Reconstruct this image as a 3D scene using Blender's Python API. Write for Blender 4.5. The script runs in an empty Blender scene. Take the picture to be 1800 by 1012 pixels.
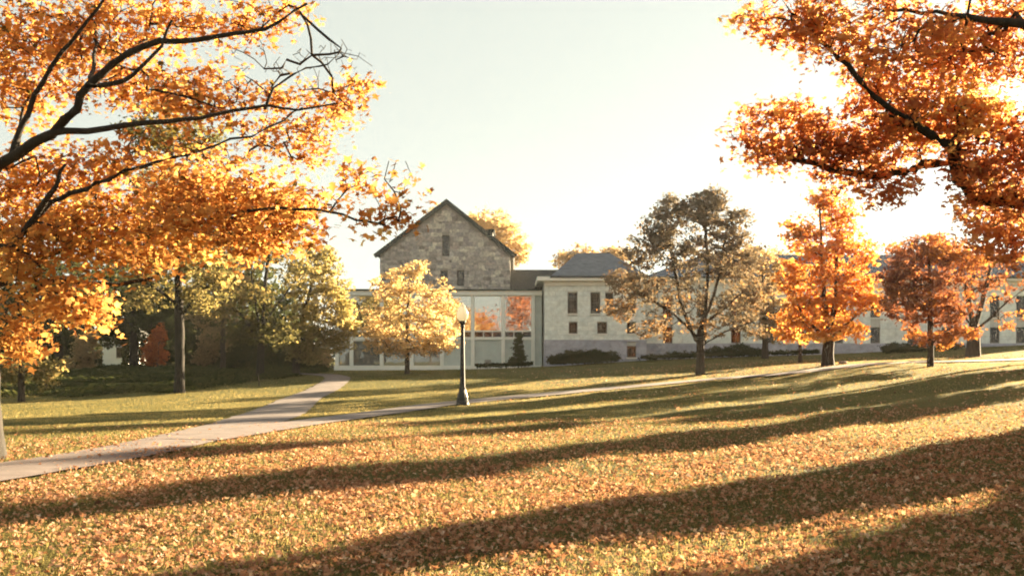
import bpy, math, random
import numpy as np
from mathutils import Vector

C = bpy.context.scene.collection
SC = bpy.context.scene
rng = np.random.default_rng(7)
random.seed(7)

# ------------------------------------------------------------------ camera, sky, sun, exposure
F, HZ, CZ = 1750.0, 630.0, 1.6
cam = bpy.data.cameras.new('camera')
camo = bpy.data.objects.new('camera', cam)
C.objects.link(camo)
camo.location = (0, 0, CZ)
camo.rotation_euler = (math.pi / 2, 0, 0)
cam.sensor_width = 36.0
cam.lens = 36.0 * F / 1800.0
cam.shift_y = (HZ - 506.0) / 1800.0
cam.clip_end = 3000
cam.clip_start = 0.05
SC.camera = camo

SUN_AZ, SUN_EL = math.radians(45), math.radians(13)
sdir = Vector((math.sin(SUN_AZ) * math.cos(SUN_EL), math.cos(SUN_AZ) * math.cos(SUN_EL), math.sin(SUN_EL)))
world = bpy.data.worlds.new('World')
SC.world = world
world.use_nodes = True
wn = world.node_tree
wn.nodes.clear()
w_out = wn.nodes.new('ShaderNodeOutputWorld')
w_bg = wn.nodes.new('ShaderNodeBackground')
w_sky = wn.nodes.new('ShaderNodeTexSky')
w_sky.sky_type = 'NISHITA'
w_sky.sun_disc = False
w_sky.sun_elevation = SUN_EL
w_sky.sun_rotation = SUN_AZ
w_sky.air_density = 1.0
w_sky.dust_density = 1.0
w_sky.ozone_density = 1.0
w_bw = wn.nodes.new('ShaderNodeRGBToBW')
w_tint = wn.nodes.new('ShaderNodeMix'); w_tint.data_type = 'RGBA'; w_tint.blend_type = 'MULTIPLY'
w_tint.inputs[0].default_value = 1.0
w_tint.inputs[7].default_value = (0.98, 1.0, 0.90, 1)
w_mix = wn.nodes.new('ShaderNodeMix'); w_mix.data_type = 'RGBA'
w_mix.inputs[0].default_value = 0.85
wn.links.new(w_sky.outputs[0], w_bw.inputs[0])
wn.links.new(w_bw.outputs[0], w_tint.inputs[6])
wn.links.new(w_sky.outputs[0], w_mix.inputs[6])
wn.links.new(w_tint.outputs[2], w_mix.inputs[7])
# thin even haze whitens the whole sky
w_haze = wn.nodes.new('ShaderNodeMix'); w_haze.data_type = 'RGBA'
w_haze.inputs[0].default_value = 0.86
w_haze.inputs[7].default_value = (1.22, 1.32, 1.17, 1)
wn.links.new(w_mix.outputs[2], w_haze.inputs[6])
wn.links.new(w_haze.outputs[2], w_bg.inputs[0])
w_bg.inputs[1].default_value = 0.055
wn.links.new(w_bg.outputs[0], w_out.inputs[0])

sun = bpy.data.lights.new('sun', 'SUN')
suno = bpy.data.objects.new('sun', sun)
C.objects.link(suno)
suno.rotation_euler = (-sdir).to_track_quat('-Z', 'Y').to_euler()
sun.energy = 5.0
sun.angle = math.radians(0.53)
sun.color = (1.0, 0.80, 0.50)

SC.view_settings.view_transform = 'Standard'
SC.view_settings.look = 'None'
SC.view_settings.gamma = 1.0
SC.view_settings.use_curve_mapping = False
SC.view_settings.exposure = 3.28
SC.render.engine = 'CYCLES'
SC.cycles.max_bounces = 7
SC.cycles.diffuse_bounces = 4
SC.cycles.transmission_bounces = 4
SC.cycles.use_denoising = True
SC.cycles.denoising_input_passes = 'RGB_ALBEDO'
SC.cycles.volume_bounces = 1
SC.cycles.filter_width = 1.9

# ------------------------------------------------------------------ materials
def new_mat(name):
    m = bpy.data.materials.new(name)
    m.use_nodes = True
    nt = m.node_tree
    nt.nodes.clear()
    out = nt.nodes.new('ShaderNodeOutputMaterial')
    return m, nt, out

def ramp(nt, cols, fac=None):
    r = nt.nodes.new('ShaderNodeValToRGB')
    els = r.color_ramp.elements
    n = len(cols)
    for i, c in enumerate(cols):
        if isinstance(c[0], (tuple, list)):
            c, p = c[0], c[1]
        else:
            p = i / max(1, n - 1)
        if i < 2:
            e = els[i]; e.position = p
        else:
            e = els.new(p)
        e.color = (*c, 1)
    if fac is not None:
        nt.links.new(fac, r.inputs[0])
    return r

def coords(nt, scale=(1, 1, 1)):
    tc = nt.nodes.new('ShaderNodeTexCoord')
    mp = nt.nodes.new('ShaderNodeMapping')
    mp.inputs['Scale'].default_value = scale
    nt.links.new(tc.outputs['Object'], mp.inputs[0])
    return mp.outputs[0]

def noise(nt, vec, scale, detail=4, rough=0.6):
    n = nt.nodes.new('ShaderNodeTexNoise')
    n.inputs['Scale'].default_value = scale
    n.inputs['Detail'].default_value = detail
    n.inputs['Roughness'].default_value = rough
    if vec is not None:
        nt.links.new(vec, n.inputs['Vector'])
    return n.outputs['Fac']

def rough_mat(name, cols, scale=4, rough=0.85, bump=0.2, bscale=30, spread=(0.3, 0.7), vscale=(1, 1, 1), spec=0.3):
    """two or more colours mixed by noise, with a fine bump"""
    m, nt, out = new_mat(name)
    p = nt.nodes.new('ShaderNodeBsdfPrincipled')
    v = coords(nt, vscale)
    n = noise(nt, v, scale)
    k = len(cols)
    r = ramp(nt, [(c, spread[0] + (spread[1] - spread[0]) * i / max(1, k - 1)) for i, c in enumerate(cols)], n)
    nt.links.new(r.outputs[0], p.inputs['Base Color'])
    p.inputs['Roughness'].default_value = rough
    p.inputs['Specular IOR Level'].default_value = spec
    if bump:
        b = nt.nodes.new('ShaderNodeBump')
        b.inputs['Strength'].default_value = bump
        b.inputs['Distance'].default_value = 0.02
        nt.links.new(noise(nt, v, bscale, 6), b.inputs['Height'])
        nt.links.new(b.outputs[0], p.inputs['Normal'])
    nt.links.new(p.outputs[0], out.inputs[0])
    return m

def leaf_mat(name, cols, trans=0.5, tboost=1.25):
    """leaves: colour by the per-leaf 'tone', light passes through"""
    m, nt, out = new_mat(name)
    at = nt.nodes.new('ShaderNodeAttribute'); at.attribute_name = 'tone'
    r = ramp(nt, cols, at.outputs['Fac'])
    d = nt.nodes.new('ShaderNodeBsdfDiffuse')
    t = nt.nodes.new('ShaderNodeBsdfTranslucent')
    g = nt.nodes.new('ShaderNodeMix'); g.data_type = 'RGBA'; g.blend_type = 'MULTIPLY'
    g.inputs[0].default_value = 1.0
    g.inputs[7].default_value = (tboost, tboost * 0.95, tboost * 0.75, 1)
    g.clamp_result = False
    nt.links.new(r.outputs[0], d.inputs[0])
    nt.links.new(r.outputs[0], g.inputs[6])
    nt.links.new(g.outputs[2], t.inputs[0])
    mx = nt.nodes.new('ShaderNodeMixShader')
    mx.inputs[0].default_value = trans
    nt.links.new(d.outputs[0], mx.inputs[1]); nt.links.new(t.outputs[0], mx.inputs[2])
    nt.links.new(mx.outputs[0], out.inputs[0])
    return m

def stone_mat(name, cols, per_object=True, rough=0.85, mott=0.5, mscale=6):
    """masonry: each stone its own colour, mottled"""
    m, nt, out = new_mat(name)
    p = nt.nodes.new('ShaderNodeBsdfPrincipled')
    if per_object:
        oi = nt.nodes.new('ShaderNodeObjectInfo'); f = oi.outputs['Random']
    else:
        at = nt.nodes.new('ShaderNodeAttribute'); at.attribute_name = 'tone'; f = at.outputs['Fac']
    r = ramp(nt, cols, f)
    geo = nt.nodes.new('ShaderNodeNewGeometry')
    n = noise(nt, geo.outputs['Position'], mscale, 6, 0.7)
    mr = nt.nodes.new('ShaderNodeMapRange')
    mr.inputs[1].default_value = 0.3; mr.inputs[2].default_value = 0.7
    mr.inputs[3].default_value = 1 - mott; mr.inputs[4].default_value = 1 + mott * 0.4
    nt.links.new(n, mr.inputs[0])
    mu = nt.nodes.new('ShaderNodeMix'); mu.data_type = 'RGBA'; mu.blend_type = 'MULTIPLY'; mu.inputs[0].default_value = 1
    nt.links.new(r.outputs[0], mu.inputs[6]); nt.links.new(mr.outputs[0], mu.inputs[7])
    nt.links.new(mu.outputs[2], p.inputs['Base Color'])
    p.inputs['Roughness'].default_value = rough
    b = nt.nodes.new('ShaderNodeBump'); b.inputs['Strength'].default_value = 0.5; b.inputs['Distance'].default_value = 0.03
    nt.links.new(noise(nt, geo.outputs['Position'], 22, 6), b.inputs['Height'])
    nt.links.new(b.outputs[0], p.inputs['Normal'])
    nt.links.new(p.outputs[0], out.inputs[0])
    return m

def plain_mat(name, col, rough=0.5, metal=0.0, spec=0.5):
    return rough_mat(name, [tuple(c * 0.85 for c in col), tuple(min(1, c * 1.1) for c in col)], scale=3, rough=rough, bump=0.05, spec=spec)

def glass_mat(name, tint=(0.75, 0.78, 0.74), refl=0.7, inner=(0.02, 0.018, 0.016)):
    m, nt, out = new_mat(name)
    d = nt.nodes.new('ShaderNodeBsdfDiffuse'); d.inputs[0].default_value = (*inner, 1)
    g = nt.nodes.new('ShaderNodeBsdfGlossy'); g.inputs[0].default_value = (*tint, 1); g.inputs['Roughness'].default_value = 0.015
    geo = nt.nodes.new('ShaderNodeNewGeometry')
    b = nt.nodes.new('ShaderNodeBump'); b.inputs['Strength'].default_value = 0.06; b.inputs['Distance'].default_value = 0.02
    nt.links.new(noise(nt, geo.outputs['Position'], 1.2, 2), b.inputs['Height'])
    nt.links.new(b.outputs[0], g.inputs['Normal'])
    mx = nt.nodes.new('ShaderNodeMixShader'); mx.inputs[0].default_value = refl
    nt.links.new(d.outputs[0], mx.inputs[1]); nt.links.new(g.outputs[0], mx.inputs[2])
    nt.links.new(mx.outputs[0], out.inputs[0])
    return m

M = {}
M['bark'] = rough_mat('bark', [(0.024, 0.018, 0.014), (0.060, 0.045, 0.034), (0.095, 0.073, 0.055)], 3, 0.95, 0.8, 14, (0.3, 0.75), (4, 4, 0.8))
M['bark_dark'] = rough_mat('bark_dark', [(0.014, 0.012, 0.010), (0.04, 0.032, 0.025)], 3, 0.95, 0.6, 14, (0.3, 0.7), (4, 4, 0.8))
M['path'] = rough_mat('path_concrete', [(0.115, 0.09, 0.085), (0.165, 0.131, 0.123), (0.21, 0.17, 0.16)], 1.6, 0.9, 0.3, 60, (0.25, 0.75))
M['white_paint'] = rough_mat('white_paint', [(0.76, 0.75, 0.69), (0.84, 0.83, 0.77)], 1.5, 0.6, 0.05)
M['grey_panel'] = rough_mat('grey_panel', [(0.46, 0.50, 0.48), (0.55, 0.59, 0.56)], 2.0, 0.7, 0.1)
M['slate'] = rough_mat('slate_roof', [(0.06, 0.068, 0.09), (0.10, 0.11, 0.14), (0.135, 0.145, 0.175)], 2.2, 0.7, 0.5, 12, (0.3, 0.7), (1, 1, 3))
M['dark_roof'] = rough_mat('dark_roof', [(0.022, 0.022, 0.022), (0.05, 0.048, 0.046)], 3, 0.8, 0.4, 14, (0.3, 0.7), (1, 1, 3))
M['roof_trim'] = plain_mat('dark_green_trim', (0.03, 0.038, 0.034), 0.6)
M['mortar'] = rough_mat('mortar', [(0.30, 0.275, 0.25), (0.38, 0.35, 0.315)], 5, 0.95, 0.3)
M['marble_joint'] = rough_mat('marble_joint', [(0.48, 0.48, 0.45), (0.60, 0.60, 0.56)], 5, 0.95, 0.3)
RUB = [(0.28, 0.235, 0.22), (0.47, 0.42, 0.385), (0.59, 0.54, 0.49), (0.35, 0.31, 0.32), (0.74, 0.68, 0.58), (0.48, 0.40, 0.36), (0.60, 0.56, 0.53)]
M['rubble'] = stone_mat('rubble_stone', RUB, True)
M['rubble_joined'] = stone_mat('rubble_stone_small', RUB, False)
M['marble'] = stone_mat('marble_block', [(0.72, 0.76, 0.72), (0.84, 0.87, 0.82), (0.78, 0.82, 0.79), (0.88, 0.90, 0.84), (0.81, 0.84, 0.79)], True, 0.6, 0.26, 2.5)
M['foundation'] = stone_mat('foundation_block', [(0.38, 0.385, 0.46), (0.48, 0.48, 0.55), (0.43, 0.43, 0.50)], True, 0.85, 0.3, 3)
M['window_glass'] = glass_mat('window_glass', (0.6, 0.58, 0.56), 0.09, (0.03,0.022,0.02))
M['annexe_glass'] = glass_mat('annexe_glass', (0.72, 0.70, 0.64), 0.68, (0.05, 0.04, 0.035))
M['low_glass'] = glass_mat('low_window_glass', (0.6, 0.6, 0.58), 0.3, (0.20, 0.19, 0.175))
M['window_frame'] = plain_mat('brown_window_frame', (0.10, 0.065, 0.05), 0.6)
M['iron'] = rough_mat('lamp_iron', [(0.018, 0.018, 0.018), (0.04, 0.037, 0.034)], 9, 0.45, 0.15, 40)
M['soil'] = None

def globe_material():
    m, nt, out = new_mat('lamp_globe_glass')
    d = nt.nodes.new('ShaderNodeBsdfDiffuse'); d.inputs[0].default_value = (0.66, 0.63, 0.56, 1)
    t = nt.nodes.new('ShaderNodeBsdfTranslucent'); t.inputs[0].default_value = (0.70, 0.67, 0.58, 1)
    g = nt.nodes.new('ShaderNodeBsdfGlossy'); g.inputs['Roughness'].default_value = 0.15
    mx = nt.nodes.new('ShaderNodeMixShader'); mx.inputs[0].default_value = 0.5
    m2 = nt.nodes.new('ShaderNodeMixShader'); m2.inputs[0].default_value = 0.06
    nt.links.new(d.outputs[0], mx.inputs[1]); nt.links.new(t.outputs[0], mx.inputs[2])
    nt.links.new(mx.outputs[0], m2.inputs[1]); nt.links.new(g.outputs[0], m2.inputs[2])
    nt.links.new(m2.outputs[0], out.inputs[0])
    return m
M['globe'] = globe_material()

# leaf palettes (dark tone -> bright tone)
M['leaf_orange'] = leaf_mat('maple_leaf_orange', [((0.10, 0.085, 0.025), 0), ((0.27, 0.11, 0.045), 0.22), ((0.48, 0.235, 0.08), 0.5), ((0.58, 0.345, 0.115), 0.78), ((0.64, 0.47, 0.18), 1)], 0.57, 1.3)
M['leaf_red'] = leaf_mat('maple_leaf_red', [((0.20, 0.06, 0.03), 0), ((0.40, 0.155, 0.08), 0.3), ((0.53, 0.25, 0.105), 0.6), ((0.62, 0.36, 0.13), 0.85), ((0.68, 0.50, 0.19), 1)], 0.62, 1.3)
M['leaf_gold'] = leaf_mat('gold_leaf', [(0.36, 0.27, 0.15), (0.54, 0.40, 0.22), (0.68, 0.53, 0.32)], 0.5)
M['leaf_greybrown'] = leaf_mat('greybrown_leaf', [((0.12, 0.10, 0.078), 0), ((0.17, 0.14, 0.11), 0.4), ((0.22, 0.17, 0.13), 0.72), ((0.30, 0.17, 0.10), 0.94), ((0.38, 0.22, 0.10), 1)], 0.35)
M['leaf_tan'] = leaf_mat('tan_leaf', [(0.20, 0.15, 0.09), (0.38, 0.26, 0.14), (0.48, 0.35, 0.20)], 0.45)
M['leaf_bright'] = leaf_mat('bright_orange_leaf', [((0.30, 0.16, 0.05), 0), ((0.54, 0.21, 0.06), 0.3), ((0.64, 0.31, 0.09), 0.65), ((0.72, 0.48, 0.14), 1)], 0.55)
M['leaf_darkred'] = leaf_mat('dark_red_leaf', [((0.14, 0.06, 0.05), 0), ((0.26, 0.10, 0.06), 0.4), ((0.42, 0.17, 0.07), 0.75), ((0.62, 0.29, 0.08), 1)], 0.4)
M['leaf_olive'] = leaf_mat('olive_leaf', [((0.085, 0.085, 0.036), 0), ((0.17, 0.15, 0.065), 0.45), ((0.32, 0.25, 0.11), 0.8), ((0.48, 0.36, 0.17), 1)], 0.45)
M['leaf_yellowgreen'] = leaf_mat('yellowgreen_leaf', [((0.15, 0.135, 0.055), 0), ((0.29, 0.24, 0.10), 0.5), ((0.48, 0.39, 0.19), 1)], 0.5)
M['leaf_evergreen'] = leaf_mat('evergreen_needles', [(0.034, 0.045, 0.018), (0.058, 0.068, 0.026), (0.095, 0.09, 0.036)], 0.3)
M['leaf_bush'] = leaf_mat('bush_leaf', [(0.025, 0.032, 0.014), (0.045, 0.05, 0.02), (0.085, 0.07, 0.03)], 0.25)
M['leaf_redshrub'] = leaf_mat('red_shrub_leaf', [(0.35, 0.08, 0.03), (0.55, 0.17, 0.06), (0.65, 0.27, 0.10)], 0.5)
M['grass'] = leaf_mat('grass_blade', [((0.058, 0.056, 0.024), 0), ((0.108, 0.092, 0.039), 0.4), ((0.205, 0.158, 0.075), 0.7), ((0.33, 0.26, 0.14), 1)], 0.55, 1.8)
M['litter'] = leaf_mat('fallen_leaf', [((0.10, 0.05, 0.034), 0), ((0.24, 0.11, 0.062), 0.25), ((0.37, 0.185, 0.11), 0.5), ((0.48, 0.30, 0.20), 0.8), ((0.58, 0.43, 0.32), 1)], 0.3, 1.4)

# ------------------------------------------------------------------ terrain
CP = [(0,1012,7.33),(450,1012,7.33),(900,1012,7.33),(1350,1012,7.33),(1800,1012,7.33),
 (0,835,14),(-15,805,16),(430,755,23),(813,713,36),(590,672,52),(315,690,46),(38,707,42),(200,655,64),(715,656,58),(600,651,76),(940,647,76),(1000,641,74),(1100,634,75),
 (1230,660,52),(1455,640,50),(1635,643,46),(1710,627,58),(1800,640,48),(1500,622,75),(1800,606,77),(1250,629,75),(1800,700,28),(1800,770,18),(1300,740,24)]
PT = np.array([((px-900)/F*d, d, CZ-(py-HZ)/F*d) for px, py, d in CP] +
 [(0,-5,0),(-20,-30,0),(20,-30,0),(-70,120,1.2),(0,120,1.6),(70,120,3),(60,40,2.2),(-60,40,0),(45,5,1.0),(-40,5,0)])
PA = PT[:, :2]
def _K(r2):
    return np.where(r2 > 1e-9, r2 * np.log(np.maximum(r2, 1e-9)), 0)
_n = len(PA)
_D = ((PA[:, None] - PA[None]) ** 2).sum(-1)
_M = np.zeros((_n + 3, _n + 3)); _M[:_n, :_n] = _K(_D) + np.eye(_n) * 40; _M[:_n, _n] = 1; _M[:_n, _n+1:] = PA; _M[_n, :_n] = 1; _M[_n+1:, :_n] = PA.T
_W = np.linalg.solve(_M, np.r_[PT[:, 2], 0, 0, 0])
def gz(x, y):
    x = np.asarray(x, float); y = np.asarray(y, float)
    xc = np.clip(x, -75, 75); yc = np.clip(y, -32, 125)
    q = np.stack([xc, yc], -1)
    sh = q.shape[:-1]
    q = q.reshape(-1, 2)
    o = np.empty(len(q))
    for s in range(0, len(q), 50000):
        b = q[s:s+50000]
        d = ((b[:, None, :] - PA) ** 2).sum(-1)
        o[s:s+50000] = _K(d) @ _W[:_n] + _W[_n] + b @ _W[_n+1:]
    return o.reshape(sh)

def at(px, py, Y):
    return np.array([(px - 900) / F * Y, Y, CZ - (py - HZ) / F * Y])

def ground_at(px, py):
    y = np.linspace(4, 100, 3000); x = (px - 900) / F * y
    i = int(np.argmax(CZ - (py - HZ) / F * y <= gz(x, y)))
    return np.array([x[i], y[i]])

# ------------------------------------------------------------------ object helpers
def link(name, me, mat=None, parent=None, kind=None):
    o = bpy.data.objects.new(name, me)
    C.objects.link(o)
    if mat is not None and me is not None and len(me.materials) == 0:
        me.materials.append(mat)
    if parent is not None:
        o.parent = parent
    if kind:
        o['kind'] = kind
    return o

def mesh_np(name, V, Fc, tone=None, smooth=False):
    V = np.ascontiguousarray(V, np.float32); Fc = np.ascontiguousarray(Fc, np.int32)
    me = bpy.data.meshes.new(name)
    k = Fc.shape[1]
    me.vertices.add(len(V)); me.vertices.foreach_set('co', V.ravel())
    me.loops.add(Fc.size); me.loops.foreach_set('vertex_index', Fc.ravel())
    me.polygons.add(len(Fc)); me.polygons.foreach_set('loop_start', np.arange(len(Fc), dtype=np.int32) * k)
    if smooth:
        me.polygons.foreach_set('use_smooth', np.ones(len(Fc), bool))
    me.update(calc_edges=True)
    if tone is not None:
        a = me.attributes.new('tone', 'FLOAT', 'POINT')
        a.data.foreach_set('value', np.ascontiguousarray(tone, np.float32))
    return me

def thing(name, label, cat, loc=(0, 0, 0), group=None):
    o = bpy.data.objects.new(name, None)
    C.objects.link(o)
    o.location = tuple(float(v) for v in loc); o['label'] = label; o['category'] = cat
    o.empty_display_size = 0.3
    if group: o['group'] = group
    return o

class MB:
    """collects boxes, prisms, tubes and lathes into one mesh"""
    def __init__(s): s.v = []; s.f = []
    def add(s, vs, fs):
        b = len(s.v); s.v += [tuple(map(float, p)) for p in vs]; s.f += [tuple(b + i for i in f) for f in fs]; return s
    def box(s, x0, x1, y0, y1, z0, z1):
        return s.add([(x0,y0,z0),(x1,y0,z0),(x1,y1,z0),(x0,y1,z0),(x0,y0,z1),(x1,y0,z1),(x1,y1,z1),(x0,y1,z1)],
                     [(0,3,2,1),(4,5,6,7),(0,1,5,4),(1,2,6,5),(2,3,7,6),(3,0,4,7)])
    def prism(s, poly, y0, y1):
        """poly: (x,z) outline, counter-clockwise seen from the front, extruded in y"""
        n = len(poly)
        vs = [(x, y0, z) for x, z in poly] + [(x, y1, z) for x, z in poly]
        return s.add(vs, [tuple(range(n)), tuple(range(2*n-1, n-1, -1))] + [(i, i+n, (i+1) % n + n, (i+1) % n) for i in range(n)])
    def lathe(s, prof, cx=0, cy=0, n=20, flute=0.0, fl=(0, 0)):
        vs = []; fs = []
        for k, (r, z) in enumerate(prof):
            for i in range(n):
                a = 2 * math.pi * i / n
                rr = r * (1 - (flute if (i % 2 and fl[0] <= k <= fl[1]) else 0))
                vs.append((cx + rr * math.cos(a), cy + rr * math.sin(a), z))
        for k in range(len(prof) - 1):
            for i in range(n):
                fs.append((k*n+i, k*n+(i+1) % n, (k+1)*n+(i+1) % n, (k+1)*n+i))
        fs.append(tuple(range(n-1, -1, -1))); fs.append(tuple(range((len(prof)-1)*n, len(prof)*n)))
        return s.add(vs, fs)
    def obj(s, name, mat, parent=None, kind=None, smooth=False, origin=None):
        me = bpy.data.meshes.new(name)
        v = s.v
        if origin is not None:
            v = [(a - origin[0], b - origin[1], c - origin[2]) for a, b, c in v]
        me.from_pydata(v, [], s.f); me.update()
        if smooth:
            me.polygons.foreach_set('use_smooth', np.ones(len(me.polygons), bool))
        return link(name, me, mat, parent, kind)

# ------------------------------------------------------------------ ground sheet
def graded(segments):
    out = [segments[0][0]]
    for a, b, n in segments:
        out += list(np.linspace(a, b, n + 1)[1:])
    return np.array(out)
gx = graded([(-700,-300,6),(-300,-90,10),(-90,-30,24),(-30,30,100),(30,90,24),(90,300,10),(300,700,6)])
gy = graded([(-300,-120,6),(-120,-10,22),(-10,4,20),(4,40,110),(40,100,70),(100,300,16),(300,900,8)])
GX, GY = np.meshgrid(gx, gy)
GZ = gz(GX, GY)
_h = lambda a, b, s: np.sin(a * 1.3 / s + 1.7) * np.cos(b * 1.1 / s + .4) + 0.6 * np.sin(a * 2.9 / s - b * 1.7 / s)
GZ = GZ + 0.014 * _h(GX, GY, 1.6) * (np.abs(GX) < 85) * (GY < 110)
nx, ny = len(gx), len(gy)
idx = np.arange(nx * ny).reshape(ny, nx)
fa = np.stack([idx[:-1, :-1], idx[:-1, 1:], idx[1:, 1:], idx[1:, :-1]], -1).reshape(-1, 4)
def soil_material():
    m, nt, out = new_mat('lawn_soil')
    p = nt.nodes.new('ShaderNodeBsdfPrincipled')
    v = coords(nt)
    r1 = ramp(nt, [((0.06, 0.062, 0.02), 0.3), ((0.11, 0.105, 0.034), 0.55), ((0.20, 0.165, 0.065), 0.8)], noise(nt, v, 14, 6, 0.75))
    r2 = ramp(nt, [((0.75, 0.8, 0.7), 0.35), ((1.25, 1.15, 1.05), 0.65)], noise(nt, v, 0.35, 5, 0.6))
    mu = nt.nodes.new('ShaderNodeMix'); mu.data_type = 'RGBA'; mu.blend_type = 'MULTIPLY'; mu.inputs[0].default_value = 1
    nt.links.new(r1.outputs[0], mu.inputs[6]); nt.links.new(r2.outputs[0], mu.inputs[7])
    nt.links.new(mu.outputs[2], p.inputs['Base Color'])
    p.inputs['Roughness'].default_value = 0.95
    p.inputs['Specular IOR Level'].default_value = 0.1
    b = nt.nodes.new('ShaderNodeBump'); b.inputs['Strength'].default_value = 1.0; b.inputs['Distance'].default_value = 0.05
    nt.links.new(noise(nt, v, 40, 6), b.inputs['Height']); nt.links.new(b.outputs[0], p.inputs['Normal'])
    nt.links.new(p.outputs[0], out.inputs[0])
    return m
M['soil'] = soil_material()
link('lawn_ground', mesh_np('lawn_ground', np.stack([GX, GY, GZ], -1).reshape(-1, 3), fa, smooth=True), M['soil'], kind='structure')

# ------------------------------------------------------------------ footpaths
def catmull(P, step=0.35):
    P = np.array(P, float)
    Q = np.vstack([2*P[0]-P[1], P, 2*P[-1]-P[-2]])
    out = []
    for i in range(1, len(Q) - 2):
        n = max(2, int(np.linalg.norm(Q[i+1]-Q[i]) / step))
        for t in np.linspace(0, 1, n, endpoint=False):
            a, b, c, d = Q[i-1], Q[i], Q[i+1], Q[i+2]
            out.append(0.5*((2*b)+(-a+c)*t+(2*a-5*b+4*c-d)*t*t+(-a+3*b-3*c+d)*t**3))
    out.append(P[-1])
    return np.array(out)
def footpath(name, pts, width, lift):
    c = catmull(pts)
    w = np.full(len(c), width) if np.isscalar(width) else np.interp(np.linspace(0, 1, len(c)), np.linspace(0, 1, len(width)), width)
    d = np.gradient(c, axis=0); d /= np.linalg.norm(d, axis=1, keepdims=True)
    nrm = np.stack([-d[:, 1], d[:, 0]], -1)
    K = 7
    rows = []
    jl = np.cumsum(rng.normal(0, 0.02, len(c))) * 0.2 + rng.normal(0, 0.02, len(c))
    jr = rng.normal(0, 0.03, len(c))
    for k in range(K):
        u = k / (K - 1) - 0.5
        off = u * w + (jl if k == 0 else 0) + (jr if k == K - 1 else 0)
        q = c + nrm * off[:, None]
        edge = 0.012 * (1 - (2 * u) ** 4)
        rows.append(np.c_[q, gz(q[:, 0], q[:, 1]) + lift + edge])
    V = np.stack(rows, 1)
    L = len(c); V = V.reshape(-1, 3); ii = np.arange(L * K).reshape(L, K)
    fc = np.stack([ii[:-1, :-1], ii[1:, :-1], ii[1:, 1:], ii[:-1, 1:]], -1).reshape(-1, 4)[:, ::-1]
    link(name, mesh_np(name, V, fc, smooth=True), M['path'], kind='structure')
    return c, w
_pa = [ground_at(px, py) for px, py in [(0,832),(160,806),(300,778),(430,745),(520,706),(556,690),(584,674)]]
_pa = [_pa[0] + (_pa[0] - _pa[1]) * 2.2, _pa[0] + (_pa[0] - _pa[1]) * 1.0] + _pa
_pa += [np.array([-9.8, 55.5]), np.array([-11.2, 58.5]), np.array([-13.2, 60.5])]
pathA = footpath('footpath', _pa, [1.6, 1.6, 1.6, 1.7, 2.0, 1.8, 1.6, 1.45, 1.4, 1.2, 1.0], 0.035)
_pb = [ground_at(px, py) for px, py in [(330,776),(450,757),(560,741),(700,722),(800,709),(1000,690),(1230,669),(1400,655)]]
_pb += [np.array([19.5, 50.2]), np.array([27.0, 52.5]), np.array([40.0, 58.0])]
pathB = footpath('footpath', _pb, [1.4, 1.5, 1.5, 1.4, 1.4, 1.4, 1.4, 1.4], 0.041)
def path_dist(x, y):
    o = np.full(len(x), 1e9)
    for c, w in (pathA, pathB):
        cc = c[::2]; ww = w[::2]
        for s in range(0, len(x), 20000):
            d = np.sqrt(((np.stack([x[s:s+20000], y[s:s+20000]], -1)[:, None] - cc) ** 2).sum(-1)) - ww / 2
            o[s:s+20000] = np.minimum(o[s:s+20000], d.min(1))
    return o

# ------------------------------------------------------------------ leaves
LEAF_OUT = np.array([(0,-.48),(.46,-.32),(.33,-.02),(.86,.26),(.30,.38),(0,1.0),(-.30,.38),(-.86,.26),(-.33,-.02),(-.46,-.32)]) * 0.6
def leaves_mesh(name, P, N, S, tone, maple=True, droop=0.25, flat=1.0):
    """P positions, N normals, S sizes: one leaf each (a five-pointed maple leaf, or a folded four-point leaf)"""
    n = len(P)
    N = N / np.linalg.norm(N, axis=1, keepdims=True)
    R = rng.normal(size=(n, 3))
    T = np.cross(N, R); T /= np.linalg.norm(T, axis=1, keepdims=True) + 1e-9
    B = np.cross(N, T)
    if maple:
        o = np.vstack([[(0, .05)], LEAF_OUT])
        k = len(o)
        curl = rng.normal(droop, 0.25, n)
        r2 = (o ** 2).sum(1)
        V = P[:, None] + S[:, None, None] * (o[None, :, :1] * T[:, None] + o[None, :, 1:2] * B[:, None]
            - (curl[:, None] * r2[None])[:, :, None] * N[:, None])
        tri = np.array([(0, i, i % 10 + 1) for i in range(1, 11)])
        Fc = (np.arange(n)[:, None, None] * k + tri[None]).reshape(-1, 3)
    else:
        o = np.array([(0, -.55), (.36, 0), (0, .6), (-.36, 0)])
        k = 4
        fold = np.array([0, 1, 0, 1.0])
        cv = rng.normal(0.15, 0.12, n)
        V = P[:, None] + S[:, None, None] * (o[None, :, :1] * T[:, None] * flat + o[None, :, 1:2] * B[:, None]
            + (cv[:, None] * fold[None])[:, :, None] * N[:, None])
        Fc = np.arange(n * 4).reshape(n, 4)
    return mesh_np(name, V.reshape(-1, 3), Fc, np.repeat(tone, k))

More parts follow.
